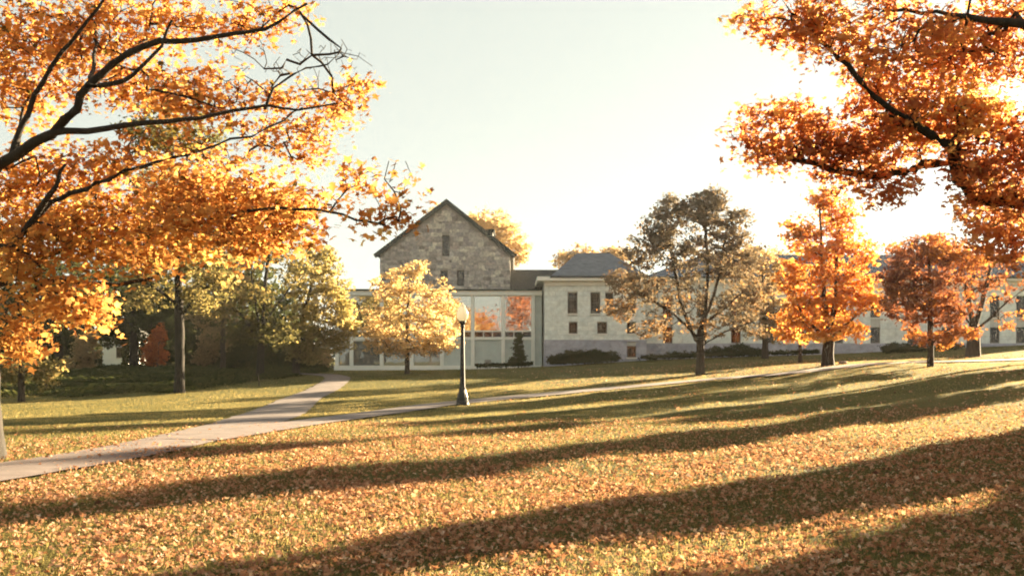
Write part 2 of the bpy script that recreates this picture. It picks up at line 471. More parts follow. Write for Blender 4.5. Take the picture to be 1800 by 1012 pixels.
# ------------------------------------------------------------------ trees
def tube_mesh(pos, par, rad, prim, sel, sides):
    """tapered tubes for the selected edges (child i -> parent)"""
    e = np.array([i for i in sel if par[i] >= 0], int)
    if len(e) == 0:
        return None
    p = par[e]
    d = pos[e] - pos[p]
    d /= np.linalg.norm(d, axis=1, keepdims=True) + 1e-9
    ref = np.where(np.abs(d[:, :1]) < 0.8, np.array([[1.0, 0, 0]]), np.array([[0, 1.0, 0]]))
    a = np.cross(d, ref); a /= np.linalg.norm(a, axis=1, keepdims=True); b = np.cross(d, a)
    th = np.arange(sides) * 2 * np.pi / sides
    ring = np.cos(th)[None, :, None] * a[:, None] + np.sin(th)[None, :, None] * b[:, None]
    top = pos[e][:, None] + ring * rad[e][:, None, None]
    loc = {int(i): k for k, i in enumerate(e)}
    m = len(e)
    start = np.empty(m, int); extra = []
    for k in range(m):
        i, q = int(e[k]), int(p[k])
        if prim[q] == i and q in loc:
            start[k] = loc[q]
        else:
            start[k] = m + len(extra); extra.append(k)
    ex = np.array(extra, int)
    rs = np.where(prim[p[ex]] == e[ex], rad[p[ex]], np.minimum(rad[p[ex]], rad[e[ex]] * 1.25))
    low = pos[p[ex]][:, None] + ring[ex] * rs[:, None, None]
    V = np.concatenate([top, low]).reshape(-1, 3)
    j = np.arange(sides); j2 = (j + 1) % sides
    kk = np.arange(m)
    Fc = np.stack([start[:, None]*sides + j, start[:, None]*sides + j2, kk[:, None]*sides + j2, kk[:, None]*sides + j], -1).reshape(-1, 4)
    return V, Fc

def make_tree(name, label, cat, base, Y, trunk, trunk_r, blobs, leaf_mat_, leaf, tip_r=0.006, limbs=(), spray_n=18, spray_r=0.45,
              maple=False, bark='bark', group=None, dens=1.0, step=0.35, upness=0.9, bare=(), flare=1.35, limb_parts=False, sides=7, zdepth=0.9, sflat=0.38, bend=0.10, twigs=True, limb_scale=1.0, limb_r={}, twig_max=1.0):
    """trunk and limbs: lists of points (px, py[, depth offset]) ; blobs: (px, py, rx, ry, sprays[, depth offset, tone bias])"""
    def w(p):
        q = at(p[0], p[1], Y + (p[2] if len(p) > 2 else 0))
        return q
    if len(base) == 3:
        b0 = np.array(base, float)
    else:
        b0 = at(base[0], base[1], Y); b0[2] = float(gz(b0[0], b0[1]))
    pos = [b0 - np.array([0, 0, 0.25])]; par = [-1]; part = [0]
    def chain(start, pts, pid, wob=0.0, st=step):
        cur = start
        P = [pos[start]] + [np.array(q) for q in pts]
        c = catmull(P, st) if len(P) > 2 else np.linspace(P[0], P[1], max(2, int(np.linalg.norm(P[1]-P[0]) / st) + 1))
        for q in c[1:]:
            pos.append(q + rng.normal(0, wob, 3)); par.append(cur); part.append(pid); cur = len(pos) - 1
        return cur
    tp = [w(p) for p in trunk]
    chain(0, tp, 0, 0.012)
    for k, lb in enumerate(limbs):
        L = [w(p) for p in lb]
        arr = np.array(pos)
        s = int(np.argmin(((arr - L[0]) ** 2).sum(1)))
        chain(s, L, k + 1, 0.02)
    # sprays of leaves
    SP = []; BI = []; LV = []
    for bl in list(blobs) + [tuple(b) + ('bare',) for b in bare]:
        nolv = bl[-1] == 'bare'
        if nolv: bl = bl[:-1]
        px, py, rx, ry, n = bl[:5]
        dz = bl[5] if len(bl) > 5 else 0
        bias = bl[6] if len(bl) > 6 else 0
        n = max(1, int(n * dens))
        c = at(px, py, Y + dz)
        R = np.array([rx, 0, ry]) / F * (Y + dz); R[1] = R[0] * zdepth
        u = rng.normal(size=(n, 3)); u /= np.linalg.norm(u, axis=1, keepdims=True)
        u *= (rng.random(n) ** 0.42)[:, None]
        SP.append(c + u * R); BI += [bias] * n; LV += [not nolv] * n
    SP = np.vstack(SP); BI = np.array(BI); LV = np.array(LV)
    SP[:, 2] = np.maximum(SP[:, 2], gz(SP[:, 0], SP[:, 1]) + 0.3)
    order = np.argsort(np.min(((SP[:, None] - np.array(pos)[None, ::2]) ** 2).sum(-1), axis=1))
    cap = len(pos) + len(SP) * 14
    buf = np.empty((cap, 3)); n0 = len(pos); buf[:n0] = pos
    up_bias = 0.25
    tips = np.empty(len(SP), int)
    for k in order:
        q = SP[k]
        df = q - buf[:n0]
        d2 = (df ** 2).sum(1)
        # prefer growing upward and outward rather than down
        cost = np.sqrt(d2) + up_bias * np.maximum(0, -df[:, 2] + 0.2)
        s = int(np.argmin(cost))
        L = math.sqrt(d2[s])
        m = int(np.clip(L / step, 1, 12))
        side = rng.normal(0, bend * L, 3); side[2] = abs(side[2]) * 0.7
        cur = s; a = buf[s].copy()
        for t in np.linspace(0, 1, m + 1)[1:]:
            pt = a + (q - a) * t + side * math.sin(math.pi * t) + rng.normal(0, 0.012, 3) * (t < 1)
            buf[n0] = pt; par.append(cur); part.append(-1); cur = n0; n0 += 1
        tips[k] = cur
    pos = buf[:n0]; par = np.array(par); part = np.array(part)
    cnt = np.zeros(n0); cnt[tips] += 1
    best = np.full(n0, -1); bestc = np.zeros(n0)
    for i in range(n0 - 1, 0, -1):
        cnt[i] = max(cnt[i], 1e-3)
        p = par[i]; cnt[p] += cnt[i]
        pri = cnt[i] + (1e6 if part[i] == part[p] and part[i] >= 0 else 0)
        if pri > bestc[p]:
            bestc[p] = pri; best[p] = i
    N = max(cnt[0], 2)
    ex = math.log(trunk_r / tip_r) / math.log(N)
    rad = tip_r * np.maximum(cnt, 0.6) ** ex
    rad[part != 0] = np.maximum(rad[part != 0] * limb_scale, tip_r)
    for lk_, (r0_, r1_) in limb_r.items():
        q_ = np.where(part == lk_ + 1)[0]
        rad[q_] = r0_ + (r1_ - r0_) * np.linspace(0, 1, len(q_)) ** .8
    rad[part == -1] = np.minimum(rad[part == -1], twig_max)
    tr = np.where(part == 0)[0]
    hh = pos[:, 2] - b0[2]
    rad[tr] *= 1 + (flare - 1) * np.exp(-np.maximum(hh[tr], 0) / (trunk_r * 2.2))
    rad[0] = rad[tr[1]] * 1.1 if len(tr) > 1 else rad[0]
    # objects
    root = thing(name, label, cat, b0, group)
    def part_obj(nm, sel, sd, kind=None):
        r = tube_mesh(pos, par, rad, best, sel, sd)
        if r is None: return
        V, Fc = r
        link(nm, mesh_np(nm, V - b0, Fc, smooth=True), M[bark], root, kind)
    if limb_parts:
        part_obj('trunk', tr, sides + 5)
        for k in range(len(limbs)):
            part_obj('limb', np.where(part == k + 1)[0], sides + 2)
    else:
        part_obj('trunk', tr, sides + 3)
        part_obj('limb', np.where(part > 0)[0], sides)
    if twigs:
        part_obj('twigs', np.where(part == -1)[0], 4 if not limb_parts else 5, 'stuff')
    # leaves
    on = np.where(LV)[0]
    ns = np.maximum(2, rng.poisson(spray_n, len(on)))
    own = np.repeat(on, ns)
    n = len(own)
    off = rng.normal(size=(n, 3)); off /= np.linalg.norm(off, axis=1, keepdims=True)
    off *= (rng.random(n) ** 0.5 * spray_r)[:, None]; off[:, 2] *= sflat; off[:, 2] -= 0.1 * spray_r
    # each spray is tilted its own way
    tilt = rng.normal(0, 0.35, (len(SP), 2))
    off[:, 2] += (off[:, :2] * tilt[own]).sum(1)
    P = SP[own] + off
    Nn = rng.normal(0, 0.62, (n, 3)); Nn[:, 2] += upness
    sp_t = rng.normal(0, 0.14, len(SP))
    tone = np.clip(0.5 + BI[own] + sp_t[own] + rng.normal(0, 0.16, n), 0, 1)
    S = leaf * np.clip(rng.lognormal(-.08, .32, n), .4, 1.7)
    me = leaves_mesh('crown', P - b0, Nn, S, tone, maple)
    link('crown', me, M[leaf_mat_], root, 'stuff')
    return root

# ------------------------------------------------------------------ masonry pieces
def unit_block(name, bev=0.03, jit=0.0):
    """a block of unit size with a chamfered front face (front at y = -0.5)"""
    b = bev
    x = [-.5, .5]
    vs = [(-.5,-.35,-.5),(.5,-.35,-.5),(.5,-.35,.5),(-.5,-.35,.5)]
    vs += [(-.5+b,-.5,-.5+b*1.6),(.5-b,-.5,-.5+b*1.6),(.5-b,-.5,.5-b*1.6),(-.5+b,-.5,.5-b*1.6)]
    vs += [(-.5,.5,-.5),(.5,.5,-.5),(.5,.5,.5),(-.5,.5,.5)]
    vs = [(x + random.uniform(-jit, jit), y + random.uniform(-jit, jit) * .6, z + random.uniform(-jit, jit)) for x, y, z in vs]
    fs = [(4,5,6,7)] + [(i, (i+1) % 4, (i+1) % 4 + 4, i + 4) for i in range(4)] + [(i+8, (i+1) % 4 + 8, (i+1) % 4, i) for i in range(4)]
    me = bpy.data.meshes.new(name); me.from_pydata(vs, [], fs); me.update()
    return me

def unit_rubble(name):
    """an irregular stone, about unit size"""
    n = 8
    ang = [2*math.pi*(i + random.uniform(-.25, .25)) / n for i in range(n)]
    def sq(a, r):
        c, s = math.cos(a), math.sin(a)
        m = max(abs(c), abs(s)); k = 0.62 / m * 0.55 + 0.42 * 0.5
        return c * r * k, s * r * k
    rr = [random.uniform(.92, 1.12) for _ in ang]
    vs = []; fs = []
    for y, sc in ((.5, 1.0), (-.25, 1.0), (-.5 , .78)):
        for a, r in zip(ang, rr):
            px, pz = sq(a, r * sc); vs.append((px, y + random.uniform(-.06, .06), pz))
    for k in range(2):
        for i in range(n):
            fs.append((k*n+i, k*n+(i+1) % n, (k+1)*n+(i+1) % n, (k+1)*n+i))
    fs.append(tuple(range(2*n, 3*n)))
    me = bpy.data.meshes.new(name); me.from_pydata(vs, [], fs); me.update()
    return me

def courses(x0, x1, z0, z1, h, w, holes, hv=0.15, wv=0.35, minw=0.18):
    """rectangles (x0,x1,z0,z1) of a coursed wall, cut round the holes"""
    out = []
    z = z0
    nrow = max(1, int(round((z1 - z0) / h)))
    hs = np.array([1 + random.uniform(-hv, hv) for _ in range(nrow)]); hs *= (z1 - z0) / hs.sum()
    for hh in hs:
        zt = z + hh
        # a course keeps clear of every hole it touches
        spans = [(x0, x1)]
        for hx0, hx1, hz0, hz1 in holes:
            if zt > hz0 + 0.02 and z < hz1 - 0.02:
                ns = []
                for a, b in spans:
                    if hx1 <= a or hx0 >= b: ns.append((a, b)); continue
                    if hx0 - a > 0.05: ns.append((a, hx0))
                    if b - hx1 > 0.05: ns.append((hx1, b))
                spans = ns
        for a, b in spans:
            k = max(1, int(round((b - a) / w)))
            ws = np.array([1 + random.uniform(-wv, wv) for _ in range(k)]); ws *= (b - a) / ws.sum()
            x = a
            for ww in ws:
                out.append((x, x + ww, z, zt)); x += ww
        z = zt
    return out

def lay(name, meshes, rects, yface, depth, mat, parent, gap=0.012, proud=0.02, pieces=300, joined_mat=None):
    """each rectangle becomes a stone of its own; past the limit the smaller ones are joined"""
    for me in meshes:
        if not me.materials: me.materials.append(mat)
    rects = sorted(rects, key=lambda r: -(r[1]-r[0])*(r[3]-r[2]))
    rest = MB(); tone = []
    for k, (x0, x1, z0, z1) in enumerate(rects):
        me = random.choice(meshes)
        y = yface - random.uniform(0, proud)
        sx, sz = x1 - x0 - gap, z1 - z0 - gap
        if sx < .02 or sz < .02: continue
        if k < pieces:
            o = bpy.data.objects.new(name, me); C.objects.link(o); o.parent = parent
            o.location = ((x0+x1)/2, y + depth/2, (z0+z1)/2); o.scale = (sx, depth, sz)
        else:
            vs = [((x0+x1)/2 + v.co.x*sx, y + depth/2 + v.co.y*depth, (z0+z1)/2 + v.co.z*sz) for v in me.vertices]
            rest.add(vs, [tuple(p.vertices) for p in me.polygons]); tone += [random.random()] * len(vs)
    if rest.v:
        o = rest.obj(name + 's', joined_mat or mat, parent, 'stuff')
        a = o.data.attributes.new('tone', 'FLOAT', 'POINT'); a.data.foreach_set('value', np.array(tone, np.float32))

def window(parent, x0, x1, z0, z1, y, cols, rows, frame=0.05, mat='window_frame', glass='window_glass', sill=True, recess=0.12, muntin=0.025, sillmat='white_paint'):
    """frame with one pane per light and a sill; y is the wall face"""
    f = MB(); yy = y + recess
    f.box(x0, x0+frame, yy, yy+.07, z0, z1); f.box(x1-frame, x1, yy, yy+.07, z0, z1)
    f.box(x0+frame, x1-frame, yy, yy+.07, z0, z0+frame); f.box(x0+frame, x1-frame, yy, yy+.07, z1-frame, z1)
    ix0, ix1, iz0, iz1 = x0+frame, x1-frame, z0+frame, z1-frame
    cw = (ix1-ix0) / cols; rh = (iz1-iz0) / rows
    for c in range(1, cols): f.box(ix0+c*cw-muntin/2, ix0+c*cw+muntin/2, yy+.012, yy+.06, iz0, iz1)
    for r in range(1, rows): f.box(ix0, ix1, yy+.016, yy+.056, iz0+r*rh-muntin/2, iz0+r*rh+muntin/2)
    fo = f.obj('window', M[mat], parent)
    for c in range(cols):
        for r in range(rows):
            MB().box(ix0+c*cw+muntin/2, ix0+(c+1)*cw-muntin/2, yy+.03, yy+.04, iz0+r*rh+muntin/2, iz0+(r+1)*rh-muntin/2).obj('pane', M[glass], fo)
    if sill:
        MB().box(x0-.06, x1+.06, y-.07, yy-.004, z0-.09, z0-.004).obj('sill', M[sillmat], fo)
    return fo

def W(px, Y): return (px - 900) / F * Y
def Z(py, Y): return CZ + (HZ - py) / F * Y

# ------------------------------------------------------------------ stone gable house
YG = 80.0
gx0, gx1, gpk = W(668, YG), W(897, YG), W(785, YG)
gze, gzp, gzb = Z(447, YG), Z(358, YG), Z(514, YG)
house = thing('gable_house', 'grey rubble stone house with steep dark gabled roof and slit windows', 'house', (0, 0, 0))
gholes = [(W(777,YG), W(790,YG), Z(450,YG), Z(413,YG)), (W(803,YG), W(816,YG), Z(502,YG), Z(475,YG)), (W(774,YG), W(787,YG), Z(502,YG), Z(475,YG))]
def gable_wall(y):
    """the wall behind the stones, open where the windows are"""
    b = MB()
    xs = sorted({gx0, gpk, gx1} | {h[0] for h in gholes} | {h[1] for h in gholes})
    zt = lambda x: gze + (gzp - gze) * ((x - gx0) / (gpk - gx0) if x <= gpk else (gx1 - x) / (gx1 - gpk))
    for a, c in zip(xs, xs[1:]):
        hh = sorted([(h[2], h[3]) for h in gholes if h[0] < c - 1e-6 and h[1] > a + 1e-6])
        lo = Z(640, YG) - .5
        for z0, z1 in hh:
            b.box(a, c, y, y+.35, lo, z0); lo = z1
        b.prism([(a, lo), (c, lo), (c, zt(c)), (a, zt(a))], y, y+.35)
    return b
gable_wall(YG).obj('wall', M['mortar'], house)
sd = MB()
sd.box(gx0, gx0+.35, YG+.35, YG+22, gzb-5, gze-.05).box(gx1-.35, gx1, YG+.35, YG+22, gzb-5, gze-.05)
sd.prism([(gx0+.36, gzb-5), (gx1-.36, gzb-5), (gx1-.36, gze-.05), (gpk, gzp-.25), (gx0+.36, gze-.05)], YG+21.6, YG+22)
sd.obj('wall', M['mortar'], house)
grects = courses(gx0+.02, gx1-.02, gzb-.35, gzp-.1, .27, .37, gholes, .45, .55)
gr2 = []
for r in grects:
    xm = r[0] if (r[0]+r[1])/2 < gpk else r[1]
    z_lim = gze + (gzp-gze) * ((xm-gx0)/(gpk-gx0) if xm <= gpk else (gx1-xm)/(gx1-gpk))
    if r[3] <= z_lim + .05: gr2.append((r[0]+random.uniform(-.03,.03), r[1]+random.uniform(-.03,.03), r[2]+random.uniform(-.03,.03), r[3]+random.uniform(-.03,.03)))
rub = [unit_rubble('stone') for _ in range(14)]
rub_j = [m.copy() for m in rub]
lay('stone', rub, gr2, YG-.05, .14, M['rubble'], house, .012, .07, 300, M['rubble_joined'])
for h in gholes:
    window(house, h[0]+.003, h[1]-.003, h[2]+.003, h[3]-.003, YG, 1, 3 if h[3]-h[2] > 1.4 else 2, .05, sill=False, recess=.18)
# roof: two slopes with depth, a dark verge board along each rake
def slope(x_lo, z_lo, x_hi, z_hi, y0, y1, th):
    dx, dz = x_hi-x_lo, z_hi-z_lo; L = math.hypot(dx, dz); nx_, nz_ = -dz/L*th, dx/L*th
    if nz_ < 0: nx_, nz_ = -nx_, -nz_
    return MB().prism([(x_lo, z_lo), (x_hi, z_hi), (x_hi+nx_*0, z_hi+th/abs(dx/L)), (x_lo+nx_, z_lo+nz_)], y0, y1)
sl = (gzp-gze)/(gpk-gx0); sr = (gzp-gze)/(gx1-gpk)
slope(gx0-.25, gze-.25*sl+.03, gpk, gzp+.03, YG-.22, YG+22.3, .2).obj('roof', M['dark_roof'], house)
slope(gx1+.25, gze-.25*sr+.03, gpk, gzp+.03, YG-.22, YG+22.3, .2).obj('roof', M['dark_roof'], house)
slope(gx0-.30, gze-.30*sl-.10, gpk, gzp-.10, YG-.30, YG-.224, .36).obj('verge_board', M['roof_trim'], house)
slope(gx1+.30, gze-.30*sr-.10, gpk, gzp-.10, YG-.30, YG-.224, .36).obj('verge_board', M['roof_trim'], house)
# dark flat-topped dormer on the right slope
d = MB().box(W(842,YG), W(866,YG), YG+1.0, YG+4.5, Z(426,YG), Z(404,YG)); dm = d.obj('dormer', M['roof_trim'], house)
MB().box(W(839,YG), W(869,YG), YG+.8, YG+4.7, Z(404,YG)+.003, Z(401,YG)+.02).obj('dormer_roof', M['dark_roof'], dm)
# low dark link roof between the gable and the marble building
lx0, lx1 = gx1+.003, W(985, 80)
lk = MB(); za, zb = Z(516, 78.6), Z(474, 83)
lk.add([(lx0,78.6,za),(lx1,78.6,za),(lx1,83,zb),(lx0,83,zb),(lx0,78.6,za-.2),(lx1,78.6,za-.2),(lx1,87.4,za),(lx0,87.4,za)],
       [(0,1,2,3),(4,5,1,0),(3,2,6,7),(0,3,7,4),(1,5,6,2),(4,7,6,5)])
lk.obj('link_roof', M['dark_roof'], house)
MB().box(lx0, lx1, 78.9, 79.2, .5, za-.2).obj('link_wall', M['mortar'], house)

# ------------------------------------------------------------------ glass annexe with white posts
YA = 76.0
annexe = thing('glass_annexe', 'low flat roofed annexe with white posts and tall reflecting glass panes', 'building', (0, 0, 0))
ax0, ax1 = W(590, YA), W(953, YA)
zt, zc, zb0 = Z(511, YA), Z(519, YA), Z(652, YA)
MB().box(ax0-.15, ax1-.02, YA-.22, YA+5, zc+.003, zt).obj('fascia', M['white_paint'], annexe)
MB().box(ax0-.25, ax1-.02, YA-.34, YA+5.1, zt+.003, zt+.12).obj('roof', M['roof_trim'], annexe)
MB().box(ax0, ax1-.02, YA+.35, YA+.6, zb0-.6, zc).obj('wall', M['grey_panel'], annexe)
MB().box(ax0-.003, ax0+.2, YA+.62, YA+5, zb0-.6, zc-.003).obj('wall', M['grey_panel'], annexe)
MB().box(ax0-.1, ax1-.02, YA-.16, YA+.1, zb0-.6, Z(642, YA)).obj('plinth', M['white_paint'], annexe)
posts = [592.5, 618, 671, 724, 777, 831, 884.5, 937]
for p in posts:
    MB().box(W(p-3.2, YA), W(p+3.2, YA), YA-.13, YA+.16, Z(642, YA)+.003, zc).obj('post', M['white_paint'], annexe)
MB().box(W(940.2,YA)+.003, ax1-.02, YA+.02, YA+.3, Z(642,YA)+.003, zc-.003).obj('end_wall', M['grey_panel'], annexe)
for a, b in zip(posts, posts[1:]):
    x0, x1 = W(a+3.2, YA)+.003, W(b-3.2, YA)-.003
    fr = MB()
    z_hi, z_tr, z_sm, z_si = zc, Z(582, YA), Z(592, YA), Z(597, YA)
    fr.box(x0, x1, YA, YA+.1, z_hi-.07, z_hi-.003)
    fr.box(x0, x1, YA-.02, YA+.1, z_tr-.05, z_tr+.06)
    fr.box(x0, x1, YA-.05, YA+.1, z_si, z_sm)
    bf = fr.obj('window_frame', M['white_paint'], annexe)
    MB().box(x0, x1, YA+.04, YA+.06, z_tr+.063, z_hi-.073).obj('pane', M['annexe_glass'], bf)
    ks = 3 if x1-x0 > 1.5 else 1
    cw = (x1-x0)/ks
    for k in range(ks):
        q0, q1 = x0+k*cw+(.035 if k else 0), x0+(k+1)*cw-(.035 if k < ks-1 else 0)
        MB().box(q0+.002, q1-.002, YA+.04, YA+.06, z_sm+.003, z_tr-.053).obj('pane', M['window_glass'], bf)
        if k: MB().box(q0-.07, q0, YA+.01, YA+.09, z_sm+.003, z_tr-.053).obj('mullion', M['white_paint'], bf)
    if a >= 777:
        MB().box(x0, x1, YA+.05, YA+.12, Z(642,YA)+.003, z_si-.003).obj('panel', M['grey_panel'], annexe)
        if b < 937:
            v = MB(); vx0, vx1, vz0, vz1 = W(852, YA), W(863, YA), Z(639, YA), Z(632, YA)
            if a > 800:
                for k in range(4): v.box(vx0, vx1, YA+.01, YA+.045, vz0+k*(vz1-vz0)/4+.02, vz0+(k+1)*(vz1-vz0)/4-.02)
                v.obj('vent', M['window_frame'], annexe)
    else:
        zz0 = Z(642, YA)+.003
        lw = MB(); lw.box(x0, x1, YA+.0, YA+.1, z_si-.1, z_si-.003); wf = lw.obj('window_frame', M['white_paint'], annexe)
        MB().box(x0, x1, YA+.04, YA+.06, zz0, z_si-.103).obj('pane', M['low_glass'], wf)

# ------------------------------------------------------------------ white marble building: pavilion and long wing
def marble_block(name, label, x0, x1, y, depth, z_base, z_found, z_top, z_eave, holes, low_holes, bw, bh, ridge, roof_in, wing=False, pieces=300):
    t = thing(name, label, 'building', (0, 0, 0))
    w = MB()
    allh = holes + low_holes
    xs = sorted({x0, x1} | {h[0] for h in allh} | {h[1] for h in allh})
    for a, c in zip(xs, xs[1:]):
        hh = sorted([(h[2], h[3]) for h in allh if h[0] < c-1e-6 and h[1] > a+1e-6])
        lo = z_base - .8
        for q0, q1 in hh:
            w.box(a, c, y, y+.4, lo, q0); lo = q1
        w.box(a, c, y, y+.4, lo, z_top)
    w.obj('wall', M['marble_joint'], t)
    MB().box(x0, x0+.4, y+.403, y+depth, z_base-.8, z_top).box(x1-.4, x1, y+.403, y+depth, z_base-.8, z_top).box(x0+.403, x1-.403, y+depth-.4, y+depth, z_base-.8, z_top).obj('wall', M['marble_joint'], t)
    rects = courses(x0, x1, z_found+.12, z_top, bh, bw, holes, .2, .45)
    lay('marble_block', blocks, rects, y-.035, .08, M['marble'], t, .012, .018, pieces)
    fr = courses(x0-.05, x1+.05, z_base-.5, z_found-.02, .5, 1.1, low_holes, .1, .3)
    lay('foundation_block', fblocks, fr, y-.10, .1, M['foundation'], t, .012, .02, 120)
    MB().box(x0-.08, x1+.08, y-.12, y-.003, z_found-.017, z_found+.117).obj('string_course', M['foundation'], t)
    MB().box(x0-.06, x1+.06, y-.16, y-.04, z_top-.32, z_top-.003).obj('frieze', M['white_paint'], t)
    MB().box(x0-.55, x1+.3, y-.6, y+depth+.3, z_top+.003, z_eave).obj('cornice', M['white_paint'], t)
    rf = MB(); e0, e1 = x0-.5+roof_in, x1+.25
    ym = y + depth/2
    hip = depth/2 * .95 if wing else 2.4
    rf.add([(e0,y-.5,z_eave+.004),(e1,y-.5,z_eave+.004),(e1,y+depth+.2,z_eave+.004),(e0,y+depth+.2,z_eave+.004),(e0+hip,ym-.6,ridge),(e1-(hip if not wing else .5),ym-.6,ridge),
            (e1-(hip if not wing else .5),ym+.6,ridge),(e0+hip,ym+.6,ridge)], [(0,1,5,4),(1,2,6,5),(2,3,7,6),(3,0,4,7),(4,5,6,7),(3,2,1,0)])
    rf.obj('roof', M['slate'], t)
    gt = MB().box(e0, e1, y-.66, y-.603, z_eave-.1, z_eave+.05); gt.obj('gutter', M['roof_trim'], t)
    return t
blocks = [unit_block('marble_block', .03, .012) for _ in range(6)]
fblocks = [unit_block('foundation_block', .03, .02) for _ in range(4)]
YW = 74.0
def rc(a, b, top, bot, Y): return (W(a, Y), W(b, Y), Z(bot, Y), Z(top, Y))
pv_h = [rc(998,1015,514,551,YW), rc(1038,1055,514,551,YW), rc(1064,1078,514,551,YW), rc(1000,1015,566,586,YW), rc(1050,1067,566,586,YW), rc(1102,1118,566,586,YW), rc(1104,1118,514,551,YW)]
pv_l = [rc(1102,1118,608,628,YW)]
pav = marble_block('marble_pavilion', 'pale marble block with brown grid windows and blue grey hipped roof beside the glass annexe', W(957,YW), W(1135,YW), YW, 12.0,
    Z(642,YW), Z(600,YW), Z(494,YW), Z(487,YW), pv_h, pv_l, .75, .36, Z(446, YW+6), .9)
for h in pv_h:
    tall = h[3]-h[2] > 1.2
    window(pav, h[0]+.003, h[1]-.003, h[2]+.003, h[3]-.003, YW-.03, 3, 6 if tall else 3, .05, recess=.2)
for h in pv_l: window(pav, h[0]+.003, h[1]-.003, h[2]+.003, h[3]-.003, YW-.1, 2, 2, .05, recess=.16)
YV = 77.0
wg_h = []
for p in (1165, 1225, 1285, 1345, 1405, 1465, 1530, 1595, 1655, 1740, 1786, 1846):
    wg_h += [rc(p, p+17, 520, 558, YV), rc(p, p+17, 575, 603, YV)]
wing = marble_block('marble_wing', 'long white marble wing with slate roof behind the row of autumn trees', W(1135,YW)*YV/YW+.02, W(1920,YV), YV, 12.0,
    Z(628,YV), Z(606,YV), Z(494,YV), Z(488,YV), wg_h, [], 1.15, .52, Z(449, YV+6), .2, True)
for h in wg_h:
    window(wing, h[0]+.003, h[1]-.003, h[2]+.003, h[3]-.003, YV-.03, 2, 4 if h[3]-h[2] > 1.4 else 3, .05, recess=.14)

# ------------------------------------------------------------------ lamp post
lb = at(813, 713, 36.0); lb[2] = float(gz(lb[0], lb[1]))
lamp = thing('street_lamp', 'black cast iron lamp post with white acorn globe beside the path', 'street lamp', lb)
MB().lathe([(.24,-.1),(.24,.06),(.225,.09),(.225,.16),(.20,.19),(.195,.30),(.17,.40),(.13,.52),(.115,.58),(.125,.60),(.125,.64),(.10,.67)], n=24, flute=.06, fl=(4, 8)).obj('base', M['iron'], lamp)
MB().lathe([(.098,.67),(.09,1.0),(.078,1.8),(.064,2.72),(.062,2.80)], n=20, flute=.07, fl=(0, 4)).obj('shaft', M['iron'], lamp)
MB().lathe([(.062,2.80),(.085,2.83),(.085,2.87),(.07,2.90),(.10,2.97),(.125,3.01),(.125,3.05)], n=20).obj('collar', M['iron'], lamp, smooth=False)
MB().lathe([(.11,3.053),(.165,3.11),(.203,3.20),(.212,3.29),(.198,3.38),(.155,3.47),(.11,3.53),(.098,3.57)], n=24).obj('globe', M['globe'], lamp, smooth=True)
MB().lathe([(.102,3.572),(.106,3.59),(.08,3.62),(.035,3.65),(.026,3.69),(.012,3.72)], n=16).obj('finial', M['globe'], lamp, smooth=True)

#@@TREES
# ------------------------------------------------------------------ the two big maples that frame the view
lm = [(-50,640,0),(-60,560,0.2),(-75,470,0.3),(-120,370,0.5),(-150,250,0.4),(-175,120,0.2),(-190,0,0),(-200,-120,0),(-200,-240,0)]
lm_limbs = [
 [(-120,380,.3),(-60,335,-.4),(0,292,-1.0),(40,262,-1.3),(90,232,-1.5),(134,190,-1.6),(160,147,-1.7),(221,96,-1.8),(280,72,-1.9),(345,72,-1.9),(400,63,-1.8),(470,50,-1.7),(540,5,-1.7)],
 [(95,229,-1.5),(150,227,-1.5),(220,221,-1.5),(296,214,-1.4),(380,202,-1.2),(470,186,-1.0),(520,191,-.8),(592,180,-.6)],
 [(-90,450,.3),(-20,440,-.6),(30,425,-1.2),(60,385,-1.5),(90,358,-1.6),(130,340,-1.7),(170,325,-1.7),(215,300,-1.7),(276,284,-1.6),(330,270,-1.4),(380,253,-1.2),(440,236,-1.0),(500,210,-.8),(532,188,-.7)],
 [(465,187,-1.0),(485,158,-.9),(540,122,-.8),(575,108,-.7),(602,88,-.7)],
 [(62,382,-1.5),(85,345,-1.9),(102,316,-2.1),(112,290,-2.2)],
 [(160,150,-1.7),(198,147,-1.9),(237,130,-2.0),(285,80,-2.1),(300,40,-2.2)],
 [(-70,500,.2),(20,488,.6),(110,494,1.0),(180,500,1.2),(260,490,1.4),(330,440,1.6),(400,395,1.8)],
 [(-60,545,.2),(60,460,.6),(200,420,0),(330,395,-1),(430,372,-1.8),(520,365,-2.4),(600,376,-2.7),(645,386,-2.8),(690,402,-2.9)],
 [(20,277,-1.1),(40,225,-.9),(63,172,-1.0),(103,95,-1.3),(140,55,-1.5),(176,12,-1.6),(200,-40,-1.6)],
 [(160,150,-1.7),(170,90,-.6),(168,30,.2),(180,-60,.8)],
 [(-140,300,.4),(-230,220,.8),(-330,140,1.2),(-420,90,1.4)],
 [(-150,250,.4),(-200,180,2.2),(-230,120,3.6),(-260,50,5)],
 [(-150,250,.4),(-190,190,-1.5),(-240,120,-3.2),(-300,40,-4.5)],
]
lm_r = {0: (.13, .018), 1: (.058, .013), 2: (.07, .012), 3: (.03, .008), 4: (.06, .02), 5: (.05, .018), 6: (.07, .02), 7: (.06, .012), 8: (.06, .015), 9: (.04, .015), 10: (.1, .02), 11: (.1, .02), 12: (.1, .02)}
